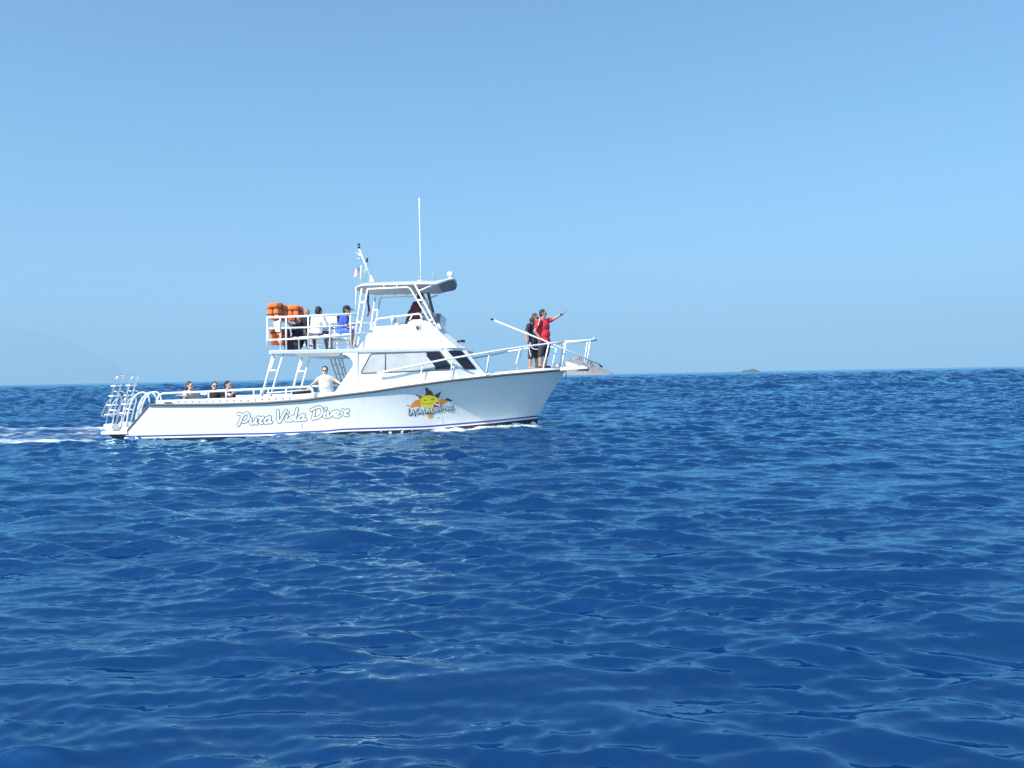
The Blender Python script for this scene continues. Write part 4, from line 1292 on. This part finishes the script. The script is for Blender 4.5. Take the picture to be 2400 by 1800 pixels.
HY = -0.50
hk = B(1411, 861, HY)
pole = thing('boathook', 'long white boathook pole held slantwise by the man in red', 'boathook', B(1269, 795, HY))
hb_ = B(1269, 795, HY)
tube('pole', [B(1155, 749.5, HY), B(1270, 796, HY), B(1404, 853.5, HY)], .021, TUBE, pole, base=hb_)
tube('grip', [B(1150, 747, HY), B(1157, 750, HY)], .026, BLACK, pole, base=hb_)
tube('hook', [B(1402, 852.5, HY), B(1409, 858, HY), B(1412, 861, HY)], .022, BLACK, pole, base=hb_)
tube('hook_barb', [B(1406, 860, HY), B(1409, 858, HY), B(1405, 856, HY)], .014, BLACK, pole, base=hb_)
tube('yellow_band', [B(1281, 801.2, HY), B(1284, 802.5, HY)], .0225, mat('yellow_tape', (.75, .6, .15), .5), pole, base=hb_)

# ------------------------------------------------------------------ people
QUEUE = []
def P_caps(vs, fs, a, b, ra, rb, seg=12):
    a, b = Vector(a), Vector(b)
    ax = (b - a); L = ax.length
    ax = ax.normalized() if L > 1e-6 else Vector((0, 0, 1))
    N = ax.orthogonal().normalized(); M = ax.cross(N)
    rings = []
    for k in (-1.0, -.8, -.4): rings.append((a + ax * ra * k, ra * math.sqrt(max(0.0, 1 - k * k))))
    rings.append((a, ra)); rings.append((b, rb))
    for k in (.4, .8, 1.0): rings.append((b + ax * rb * k, rb * math.sqrt(max(0.0, 1 - k * k))))
    b0 = len(vs)
    for c, r in rings:
        r = max(r, 1e-4)
        for i in range(seg):
            t = 2 * math.pi * i / seg
            vs.append(c + N * r * math.cos(t) + M * r * math.sin(t))
    for j in range(len(rings) - 1):
        for i in range(seg):
            p = b0 + j * seg + i; q = b0 + j * seg + (i + 1) % seg
            fs.append((p, q, q + seg, p + seg))
    fs.append(tuple(b0 + i for i in range(seg))[::-1]); fs.append(tuple(b0 + (len(rings) - 1) * seg + i for i in range(seg)))
def P_ell(vs, fs, c, M3, seg=16, nv=10):
    c = Vector(c); b0 = len(vs)
    for j in range(nv + 1):
        ph = math.pi * j / nv
        for i in range(seg):
            t = 2 * math.pi * i / seg
            vs.append(c + M3 @ Vector((max(1e-3, math.sin(ph)) * math.cos(t), max(1e-3, math.sin(ph)) * math.sin(t), math.cos(ph))))
    for j in range(nv):
        for i in range(seg):
            p = b0 + j * seg + i; q = b0 + j * seg + (i + 1) % seg
            fs.append((p, p + seg, q + seg, q))
    fs.append(tuple(b0 + i for i in range(seg))); fs.append(tuple(b0 + nv * seg + i for i in range(seg))[::-1])
def axes(f, up, s):
    """matrix with forward f, left, up scaled by s = (fore-aft, lateral, vertical)"""
    up = Vector(up).normalized(); f = Vector(f); f = (f - up * f.dot(up)).normalized(); l = up.cross(f)
    return Matrix((f * s[0], l * s[1], up * s[2])).transposed()

def queue(name, vs, fs, voxel, material, parent, base, smooth=4):
    QUEUE.append((name, vs, fs, voxel, material, parent, base, smooth))

SKIN_TAN = mat('tanned_skin', (.40, .21, .13), .5, var=.08)
SKIN_LIGHT = mat('light_skin', (.62, .40, .31), .5, var=.06)
HAIR_BLACK = mat('black_hair', (.015, .013, .016), .6, var=.3, bump=.8, bscale=90)
HAIR_BROWN = mat('brown_hair', (.06, .035, .028), .6, var=.3, bump=.8, bscale=90)
EYE = mat('dark_eye', (.02, .015, .012), .2)

def person(label, J, face, skin, hair, shirt=None, shorts=None, vox=.014, s=1.0, hair_long=False, cap=None, glasses=False,
           sleeve=.55, leg_cover=.9, fat=1.0, shoes=None, tank=False, fingers='curl', hood=False, shade_hair=True):
    """J: joints in the boat frame; N marks the side towards the camera, F the far side"""
    base = Vector(J['base'])
    root = thing('person', label, 'person', base)
    face = Vector(face).normalized()
    hd, nk, pv = J['head'], J['neck'], J['pelvis']
    up = (nk - pv).normalized()
    lat = (J['shN'] - J['shF']); lat = (lat - up * lat.dot(up)).normalized()
    fwd = lat.cross(up)
    if fwd.dot(face) < 0: fwd = -fwd
    hup = (hd - nk); hup = (hup * .4 + Vector((0, 0, .2))).normalized()
    HM = axes(face, hup, (1, 1, 1))
    def hp(x, y, z): return hd + HM @ (Vector((x, y, z)) * s)
    # ---- body
    vs, fs = [], []
    P_ell(vs, fs, hp(-.005, 0, .015), axes(face, hup, (.095 * s, .076 * s, .105 * s)))
    P_ell(vs, fs, hp(.02, 0, -.055), axes(face, hup, (.070 * s, .060 * s, .068 * s)))
    P_caps(vs, fs, hp(.086, 0, .012), hp(.104, 0, -.022), .010 * s, .015 * s, 8)       # nose
    P_caps(vs, fs, hp(.078, -.025, -.062), hp(.078, .025, -.062), .010 * s, .010 * s, 8)   # mouth
    P_caps(vs, fs, hp(.080, -.04, .036), hp(.080, .04, .036), .012 * s, .012 * s, 8)   # brow
    for q in (-1, 1):
        P_ell(vs, fs, hp(-.005, q * .078, 0), axes(face, hup, (.022 * s, .012 * s, .032 * s)), 8, 6)
    P_caps(vs, fs, hp(-.015, 0, -.05), nk + up * -.02, .054 * s, .060 * s)
    mid = lambda t: nk.lerp(pv, t)
    P_ell(vs, fs, mid(.30), axes(fwd, up, (.112 * s * fat, .165 * s * fat, .19 * s)))
    P_ell(vs, fs, mid(.62) + fwd * (.03 * (fat - 1)), axes(fwd, up, (.112 * s * fat * fat, .148 * s * fat, .18 * s)))
    P_ell(vs, fs, pv, axes(fwd, up, (.118 * s * fat, .165 * s * fat, .13 * s)))
    P_caps(vs, fs, nk - up * .04 + (J['shN'] - nk) * .15, J['shN'], .058 * s, .058 * s)
    P_caps(vs, fs, nk - up * .04 + (J['shF'] - nk) * .15, J['shF'], .058 * s, .058 * s)
    for q in 'NF':
        sh, el, wr = J['sh' + q], J['el' + q], J['wr' + q]
        P_caps(vs, fs, sh, el, .056 * s * fat, .043 * s); P_caps(vs, fs, el, wr, .044 * s, .029 * s)
        hdir = J['ha' + q] - wr
        hdir = hdir.normalized() if hdir.length > 1e-4 else (wr - el).normalized()
        side_ = hdir.cross(Vector((0, 0, 1)))
        side_ = side_.normalized() if side_.length > .1 else hdir.orthogonal().normalized()
        nrm = side_.cross(hdir)
        palm = wr + hdir * .05 * s
        P_ell(vs, fs, palm, axes(hdir, nrm, (.055 * s, .040 * s, .019 * s)), 10, 8)
        cv = -.35 if fingers != 'curl' else -.9
        for k, (o, ln) in enumerate([(-.030, .062), (-.010, .074), (.010, .070), (.029, .055)]):
            r0 = palm + hdir * .040 * s + side_ * o * s
            r1 = r0 + (hdir + nrm * cv * .35).normalized() * ln * .55 * s
            r2 = r1 + (hdir + nrm * cv).normalized() * ln * .55 * s
            P_caps(vs, fs, r0, r1, .0095 * s, .009 * s, 6); P_caps(vs, fs, r1, r2, .009 * s, .008 * s, 6)
        t0 = palm - side_ * .030 * s - hdir * .015 * s; t1 = t0 - side_ * .03 * s + hdir * .03 * s; t2 = t1 + hdir * .028 * s + nrm * cv * .012
        P_caps(vs, fs, t0, t1, .012 * s, .010 * s, 6); P_caps(vs, fs, t1, t2, .010 * s, .009 * s, 6)
        if 'kn' + q in J:
            hip, kn, an = J['hip' + q], J['kn' + q], J['an' + q]
            P_caps(vs, fs, hip, kn, .085 * s * fat, .058 * s); P_caps(vs, fs, kn, kn.lerp(an, .35), .056 * s, .058 * s); P_caps(vs, fs, kn.lerp(an, .35), an, .058 * s, .036 * s)
            toe = J['toe' + q]
            P_caps(vs, fs, an - Vector((0, 0, .02)), toe, .036 * s, .030 * s); P_caps(vs, fs, an - (toe - an).normalized() * .03 - Vector((0, 0, .03)), toe, .034 * s, .032 * s)
    queue('body', vs, fs, vox, skin, root, base)
    # ---- hair
    vs, fs = [], []
    P_ell(vs, fs, hp(-.022, 0, .038), axes(face, hup, (.094 * s, .086 * s, .100 * s)))
    P_ell(vs, fs, hp(-.045, 0, -.005), axes(face, hup, (.070 * s, .082 * s, .095 * s)))
    if hair_long:
        for (x, y, z, a, b_, c_) in [(-.075, 0, -.06, .07, .09, .10), (-.10, .02, -.11, .06, .075, .09), (-.05, -.06, -.05, .05, .045, .09), (-.05, .06, -.05, .05, .045, .09), (-.13, -.02, -.07, .045, .05, .05)]:
            P_ell(vs, fs, hp(x, y, z), axes(face, hup, (a * s, b_ * s, c_ * s)))
    if not hood:
        queue('hair', vs, fs, vox * .9, hair, root, base, 2)
    if hood:
        queue('beanie', vs, fs, vox, hood, root, base, 4)
    if cap:
        vs, fs = [], []
        P_ell(vs, fs, hp(-.012, 0, .055), axes(face, hup, (.104 * s, .092 * s, .088 * s)))
        P_ell(vs, fs, hp(.11, 0, .035), axes(face, hup, (.085 * s, .075 * s, .014 * s)))
        queue('cap', vs, fs, vox * .8, cap, root, base, 2)
    if glasses:
        vs, fs = [], []
        for q in (-1, 1):
            P_ell(vs, fs, hp(.086, q * .034, .006), axes(face, hup, (.014 * s, .031 * s, .021 * s)), 10, 6)
            P_caps(vs, fs, hp(.075, q * .066, .012), hp(-.01, q * .080, .012), .005 * s, .005 * s, 6)
        P_caps(vs, fs, hp(.094, -.02, .012), hp(.094, .02, .012), .006 * s, .006 * s, 6)
        new_obj('sunglasses', mesh_from([v - base for v in vs], fs), BLACK, root, smooth=True)
    else:
        for q in (-1, 1):
            vs, fs = [], []
            P_ell(vs, fs, hp(.080, q * .033, .012), axes(face, hup, (.012 * s, .017 * s, .010 * s)), 8, 6)
            new_obj('eye', mesh_from([v - base for v in vs], fs), EYE, root, smooth=True)
    # ---- clothes
    if shirt:
        vs, fs = [], []
        g = 1.10
        P_ell(vs, fs, mid(.31), axes(fwd, up, (.122 * s * fat * g, .172 * s * fat * g, .195 * s)))
        P_ell(vs, fs, mid(.62) + fwd * (.03 * (fat - 1)), axes(fwd, up, (.122 * s * fat * fat * g, .156 * s * fat * g, .19 * s)))
        P_ell(vs, fs, mid(.90), axes(fwd, up, (.124 * s * fat * g, .165 * s * fat * g, .15 * s)))
        if not tank:
            for q in 'NF':
                P_caps(vs, fs, nk - up * .06 + (J['sh' + q] - nk) * .2, J['sh' + q] + up * .004, .062 * s, .071 * s)
                P_caps(vs, fs, J['sh' + q], J['sh' + q].lerp(J['el' + q], sleeve), .070 * s * fat, .066 * s)
            P_caps(vs, fs, nk - up * .02, nk + up * .01, .068 * s, .064 * s)
        else:
            for q in 'NF':
                P_caps(vs, fs, nk.lerp(J['sh' + q], .45) - up * .03, mid(.3).lerp(J['sh' + q], .3), .045 * s, .07 * s)
        queue('shirt', vs, fs, vox, shirt, root, base)
    if shorts and 'knN' in J:
        vs, fs = [], []
        P_ell(vs, fs, pv - up * .01, axes(fwd, up, (.128 * s * fat, .176 * s * fat, .135 * s)))
        for q in 'NF':
            P_caps(vs, fs, J['hip' + q], J['hip' + q].lerp(J['kn' + q], leg_cover), .100 * s * fat, .084 * s)
        queue('shorts', vs, fs, vox, shorts, root, base)
    if shoes and 'knN' in J:
        for q in 'NF':
            vs, fs = [], []
            an, toe = J['an' + q], J['toe' + q]
            P_caps(vs, fs, an - (toe - an).normalized() * .02 - Vector((0, 0, .035)), toe - Vector((0, 0, .002)), .042 * s, .038 * s)
            queue('shoe', vs, fs, vox, shoes, root, base)
    return root

def cloth(name, c): return mat(name, c, .85, var=.14, vscale=9, bump=.9, bscale=16)

# -- man in red pointing ahead from the bow
by0 = -0.18
fz_ = sheer_z(B(1272, 862, by0).x) + .075
def dn(p, z): return Vector((p.x, p.y, z))
J = dict(head=B(1273, 735.5, by0), neck=B(1273.5, 748.5, by0), pelvis=B(1277, 804, by0), shN=B(1262.5, 754, by0 - .20), shF=B(1286, 751.5, by0 + .16),
         elN=B(1253.5, 777, by0 - .27), wrN=B(1266, 792.5, HY + .035), haN=B(1271, 796.5, HY + .03), elF=B(1298, 747.5, by0 + .05), wrF=B(1317, 736.5, by0 - .02), haF=B(1327, 729, by0 - .04),
         hipN=B(1271, 808, by0 - .11), hipF=B(1283, 807, by0 + .10), knN=B(1266.5, 834, by0 - .12), anN=B(1267.5, 857, by0 - .12), knF=B(1279, 834, by0 + .13), anF=B(1278.5, 857, by0 + .14))
J['toeN'] = J['anN'] + Vector((.15, -.04, -.06)); J['toeF'] = J['anF'] + Vector((.17, 0, -.06))
J['base'] = dn(J['anN'].lerp(J['anF'], .5), fz_)
RED = cloth('red_polo_cotton', (.62, .025, .045)); NAVY = cloth('navy_cotton', (.018, .024, .05)); CHAR = cloth('charcoal_cotton', (.028, .032, .048))
p_red = person('man in a red polo shirt pointing ahead with his outstretched arm at the bow', J, (1, -.25, -.05), SKIN_TAN, HAIR_BLACK, RED, CHAR, .0105, 1.0, sleeve=.62, leg_cover=.93, fat=1.10, shoes=BLACK, fingers='flat')
# sun highlight on the near shoulder, put in as a white strip
vs, fs = [], []
sn = J['shN']; P_caps(vs, fs, sn + Vector((.02, -.045, .045)), sn.lerp(J['elN'], .42) + Vector((.028, -.055, .02)), .020, .014, 8)
new_obj('shoulder_highlight', mesh_from([v - J['base'] for v in vs], fs), cloth('white_cotton_and_highlight', (.80, .80, .79)), p_red, smooth=True)
vs, fs = [], []
P_caps(vs, fs, J['wrF'] - (J['wrF'] - J['elF']).normalized() * .01, J['wrF'] - (J['wrF'] - J['elF']).normalized() * .035, .036, .036, 10)
new_obj('wrist_watch', mesh_from([v - J['base'] for v in vs], fs), BLACK, p_red, smooth=True)

# -- person in navy beside him
by1 = 0.12
J = dict(head=B(1254.5, 744.5, by1), neck=B(1249, 757, by1), pelvis=B(1250, 806, by1), shN=B(1239.5, 763, by1 - .17), shF=B(1257, 762, by1 + .18),
         elN=B(1233.5, 781, by1 - .24), wrN=B(1237, 803, by1 - .30), haN=B(1239.5, 811, by1 - .36), elF=B(1262, 781, by1 + .22), wrF=B(1264, 800, by1 + .15), haF=B(1266, 808, by1 + .12),
         hipN=B(1246, 810, by1 - .10), hipF=B(1254, 810, by1 + .10), knN=B(1243.5, 838, by1 - .10), anN=B(1242, 860, by1 - .10), knF=B(1256.5, 836, by1 + .12), anF=B(1258, 858, by1 + .12))
J['toeN'] = J['anN'] + Vector((.15, -.04, -.06)); J['toeF'] = J['anF'] + Vector((.15, 0, -.06))
J['base'] = dn(J['anN'].lerp(J['anF'], .5), sheer_z(J['anN'].x) + .075)
p_navy = person('person with windblown dark hair, navy shirt and shorts, standing behind the man in red', J, (1, -.35, -.12), SKIN_TAN, HAIR_BROWN, NAVY, CHAR, .0115, .98, hair_long=True, sleeve=.62, leg_cover=.98, glasses=True)
vs, fs = [], []
rp = [J['haN'] + Vector((.02, -.03, .04)), J['haN'] + Vector((-.0, -.05, -.06)), J['haN'] + Vector((.03, -.05, -.22)), J['haN'] + Vector((.06, -.05, -.30))]
rope = thing('rope_end', 'short white rope hanging from the hand of the person in navy', 'rope', rp[1])
tube('strand', rp, .013, mat('white_rope', (.66, .64, .58), .8), rope, base=rp[1], corner=.08)
rp2 = [J['haN'] + Vector((.04, -.06, .10)), J['haN'] + Vector((.03, -.05, .0)), J['haN'] + Vector((.12, -.06, -.09)), J['haN'] + Vector((.24, -.05, -.10)), J['haN'] + Vector((.34, -.04, -.08))]
tube('strand', rp2, .013, mat('white_rope', (.66, .64, .58), .8), rope, base=rp[1], corner=.1)

# -- woman leaning in the side gate
bw = -1.62
J = dict(head=B(761.5, 869, bw), neck=B(762, 882.5, bw), pelvis=B(765, 917, bw + .02), shN=B(748.5, 887, bw), shF=B(776, 886, bw),
         elN=B(738, 896, bw - .08), wrN=B(727, 905, bw - .30), haN=B(722.5, 909, bw - .36), elF=B(787, 892, bw - .02), wrF=B(797, 898, bw - .10), haF=B(803, 902, bw - .12),
         hipN=B(758.5, 921, bw), hipF=B(771, 921, bw))
for q, dx in (('N', -.10), ('F', .10)):
    J['kn' + q] = Vector((J['hip' + q].x + dx * .2, bw - .05, FLOOR + .40)); J['an' + q] = Vector((J['hip' + q].x + dx * .2, bw, FLOOR + .08)); J['toe' + q] = J['an' + q] + Vector((0, -.13, -.05))
J['base'] = Vector((J['pelvis'].x, bw, FLOOR))
PALE = cloth('pale_grey_cotton', (.60, .60, .57))
person('woman in sunglasses and pale sleeveless top leaning in the side gate with arms spread', J, (.12, -1, -.05), SKIN_LIGHT, HAIR_BLACK, PALE, PALE, .011, .97, tank=True, glasses=True, fat=1.12)

# -- three people sitting in the cockpit
def sitter(label, uh, vh, by, face, skin, hair, shirt, shorts, seat_z, s=.96, lean=(0, 0), arms=None, **kw):
    hd = B(uh, vh, by); f = Vector(face); f.z = 0; f.normalize(); l = Vector((0, 0, 1)).cross(f)
    nk = hd + Vector((-.02 * f.x, -.02 * f.y, -.135 * s)) - Vector((lean[0], lean[1], 0)) * .2
    pv = Vector((nk.x - lean[0] - .02 * f.x, nk.y - lean[1], max(seat_z + .09, nk.z - .56 * s)))
    near_ = -1 if l.y > 0 else 1
    sN = nk + l * (near_ * .17 * s) - Vector((0, 0, .055)); sF = nk - l * (near_ * .17 * s) - Vector((0, 0, .055))
    J = dict(head=hd, neck=nk, pelvis=pv, shN=sN, shF=sF)
    for q, sh, sg in (('N', sN, near_), ('F', sF, -near_)):
        J['el' + q] = sh + l * (sg * .06) + f * .10 - Vector((0, 0, .25)); J['wr' + q] = J['el' + q] + f * .22 - l * (sg * .05) - Vector((0, 0, .02)); J['ha' + q] = J['wr' + q] + f * .08
        hip = pv + l * (sg * .09) - Vector((0, 0, .03)); kn = hip + f * .42 + Vector((0, 0, .02)); an = Vector((kn.x + f.x * .05, kn.y + f.y * .05, kn.z - .40))
        J['hip' + q], J['kn' + q], J['an' + q], J['toe' + q] = hip, kn, an, an + f * .15 - Vector((0, 0, .05))
    if arms: J.update(arms)
    J['base'] = Vector((pv.x, pv.y, pv.z - .12))
    return person(label, J, face, skin, hair, shirt, shorts, .014, s, **kw)
BLACKT = cloth('black_cotton', (.025, .022, .03)); CREAM = cloth('cream_cotton', (.62, .58, .50))
sitter('woman with long brown hair and light top, first of three seated in the cockpit', 445, 904.5, -1.25, (1, -.45, 0), SKIN_LIGHT, HAIR_BROWN, CREAM, CHAR, .55, hair_long=True,
       arms=dict(elN=B(436, 930, -1.45), wrN=B(424, 927, -1.5), haN=B(419, 927, -1.5)))
sitter('man in sunglasses and dark top, middle of three seated in the cockpit', 503, 905, -.95, (.6, -1, 0), SKIN_LIGHT, HAIR_BROWN, BLACKT, CHAR, .45, glasses=True)
sitter('dark-haired passenger in black with one hand on the cockpit rail', 534.5, 903, -1.0, (1, -.3, 0), SKIN_LIGHT, HAIR_BLACK, BLACKT, CHAR, .45,
       arms=dict(elN=B(541, 927, -1.4), wrN=B(550, 918, -1.8), haN=B(553, 914, -1.95)))

# -- people on the flybridge
zf = zt
sitter('passenger in a grey beanie and black jacket sitting beside the second vest stack', 719.5, 733.5, -.25, (.5, -1, 0), SKIN_TAN, HAIR_BLACK, BLACKT, BLACKT, zf + .40, s=.95, hood=cloth('grey_wool', (.20, .21, .22)), sleeve=1.0, leg_cover=1.0)
WHITE = cloth('white_cotton_and_highlight', (.80, .80, .79)); PURP = cloth('dusky_purple_cotton', (.11, .09, .16))
hw_ = B(747.5, 729.5, -1.05)
sitter('dark-haired man in a white shirt sitting with his back turned on the flybridge', 747.5, 729.5, -1.05, (.75, 1, -.05), SKIN_TAN, HAIR_BLACK, WHITE, PURP, zf + .38, s=1.02, lean=(.06, 0), fat=1.12, sleeve=.7)
BLU = cloth('royal_blue_cotton', (.035, .08, .42)); BLUS = cloth('mid_blue_cotton', (.09, .16, .48))
bb = -1.15
J = dict(head=B(813, 727.5, bb), neck=B(809, 739.5, bb), pelvis=B(800, 773, bb), shN=B(810.5, 744.5, bb - .18), shF=B(810.5, 744, bb + .18),
         elN=B(811.5, 763.5, bb - .22), wrN=B(829, 760.5, bb - .14), haN=B(836, 759, bb - .1), elF=B(813, 763, bb + .24), wrF=B(830, 761, bb + .18), haF=B(837, 760, bb + .16),
         hipN=B(801, 776, bb - .10), hipF=B(801, 776, bb + .10), knN=B(826, 776, bb - .12), knF=B(827, 776, bb + .12), anN=B(821, 805, bb - .10), anF=B(823, 805, bb + .12))
J['toeN'] = J['anN'] + Vector((.15, 0, -.05)); J['toeF'] = J['anF'] + Vector((.15, 0, -.05))
J['base'] = dn(J['pelvis'], zf)
person('man in royal blue shirt and dark cap sitting hunched on the flybridge', J, (1, -.15, -.35), SKIN_TAN, HAIR_BLACK, BLU, BLUS, .0125, 1.02, cap=cloth('dark_navy_cap', (.015, .018, .035)), sleeve=.6)
sitter('passenger in dark clothes sitting low behind the rails below the second vest stack', 698, 750, -.7, (.9, -.7, 0), SKIN_TAN, HAIR_BLACK, cloth('plum_cotton', (.07, .03, .06)), CHAR, zf + .12, s=.95,
       arms=dict(elN=B(690, 771, -.95), wrN=B(676, 757, -1.0), haN=B(671, 752, -1.0), knN=B(713, 777, -.95), anN=B(722, 807, -1.0), toeN=B(731, 810, -1.05), knF=B(712, 779, -.6), anF=B(720, 807, -.6), toeF=B(729, 810, -.65)))
cb = B(770, 757, 0.55)
ck = thing('cool_box', 'white cool box on the flybridge bench between two passengers', 'cool box', (cb.x, .95, B(760, 759, .9).z))
new_obj('box_body', soft_box((0, 0, .12), (.40, .28, .24), .03), SEATM, ck)
new_obj('box_lid', soft_box((0, 0, .262), (.42, .30, .05), .015), mat('pale_grey_lid', (.5, .52, .54), .5), ck)
gb = B(780, 760, .5)
gg = thing('rucksack', 'dark rucksack slumped on the bench right of the cool box', 'bag', (gb.x + .12, 1.0, B(760, 759, .9).z))
new_obj('bag_body', soft_box((0, 0, .13), (.34, .22, .26), .09), mat('dusky_nylon', (.05, .045, .07), .8), gg, smooth=True)
tube('shoulder_strap', [Vector((-.08, -.11, .2)), Vector((0, -.15, .12)), Vector((.06, -.11, .04))], .014, STRAP, gg, corner=.05)
bh = -.35
J = dict(head=B(987, 697.5, bh), neck=B(981.5, 708, bh), pelvis=B(963, 757, bh), shN=B(973, 713, bh - .18), shF=B(977, 713, bh + .18),
         elN=B(978, 735, bh - .20), wrN=B(995, 740, bh - .12), haN=B(1001, 741, bh - .1), elF=B(981, 735, bh + .2), wrF=B(997, 740, bh + .14), haF=B(1003, 741, bh + .12),
         hipN=B(963, 762, bh - .1), hipF=B(963, 762, bh + .1), knN=B(970, 785, bh - .1), knF=B(970, 785, bh + .1), anN=B(965, 806, bh - .1), anF=B(965, 806, bh + .1))
J['toeN'] = J['anN'] + Vector((.15, 0, -.04)); J['toeF'] = J['anF'] + Vector((.15, 0, -.04))
J['base'] = dn(J['anN'].lerp(J['anF'], .5), zf)
person('helmsman in a maroon shirt leaning over the flybridge wheel under the hardtop', J, (1, .1, -.1), SKIN_TAN, HAIR_BLACK, cloth('maroon_cotton', (.15, .022, .035)), CHAR, .0125, 1.05, sleeve=.7, fat=1.18)

# ------------------------------------------------------------------ breaking foam against the hull
FOAM = mat('white_foam', (.82, .84, .84), .7, var=.05, vscale=5, bump=.8, bscale=18)
def foam_bank(name, label, x0, x1, n, rmax, spread, seed):
    q = random.Random(seed); vs, fs = [], []
    base = Vector(((x0 + x1) / 2, 0, 0))
    for sg in (1, -1):
        for i in range(n):
            t = q.random(); x = x0 + (x1 - x0) * t
            hw = half_wl(min(x, XW1 - .001)) * .95
            env = min(1, t * 1.3 + .05) ** .8 * (1 if t < .92 else .35 + .65 * (1 - t) / .08)
            off = abs(q.gauss(0, spread)) * env
            r = rmax * (0.35 + .65 * q.random()) * env * max(.3, 1 - off / (2.2 * spread))
            z = .01 + max(0, q.gauss(.035, .05)) * env
            P_ell(vs, fs, (x, -sg * (hw + off), z), Matrix(((r * 1.7, 0, 0), (0, r * 1.2, 0), (0, 0, r * .8))), 8, 6)
    QUEUE.append((name, vs, fs, .022, FOAM, None, base, 1))
    FOAM_LABEL[len(QUEUE) - 1] = label
FOAM_LABEL = {}
foam_bank('bow_wave', 'white breaking bow wave curling along the stem', 8.5, XWL + 0.08, 380, .078, .16, 3)
foam_bank('hull_foam', 'low patches of foam against the middle of the hull', 4.9, 7.6, 120, .040, .10, 5)

# grow one continuous skin over each queued body, garment and head of hair
tmp = []
for name, vs, fs, voxel, material, parent, base, sm in QUEUE:
    me = mesh_from([Vector(v) - base for v in vs], fs)
    o = bpy.data.objects.new('tmp', me); COL.objects.link(o)
    rm = o.modifiers.new('r', 'REMESH'); rm.mode = 'VOXEL'; rm.voxel_size = voxel; rm.use_smooth_shade = True
    s_ = o.modifiers.new('s', 'SMOOTH'); s_.iterations = sm; s_.factor = .5
    tmp.append(o)
dg = bpy.context.evaluated_depsgraph_get()
made = [bpy.data.meshes.new_from_object(o.evaluated_get(dg)) for o in tmp]
for k, (o, me, q) in enumerate(zip(tmp, made, QUEUE)):
    src = o.data
    bpy.data.objects.remove(o); bpy.data.meshes.remove(src)
    me.materials.clear(); me.materials.append(q[4])
    c = new_obj(q[0], me, q[4], q[5], smooth=True)
    if q[5] is None:
        c.location = Wd(q[6]); c.rotation_euler = (0, 0, THETA); tag(c, FOAM_LABEL[k], kind='stuff')
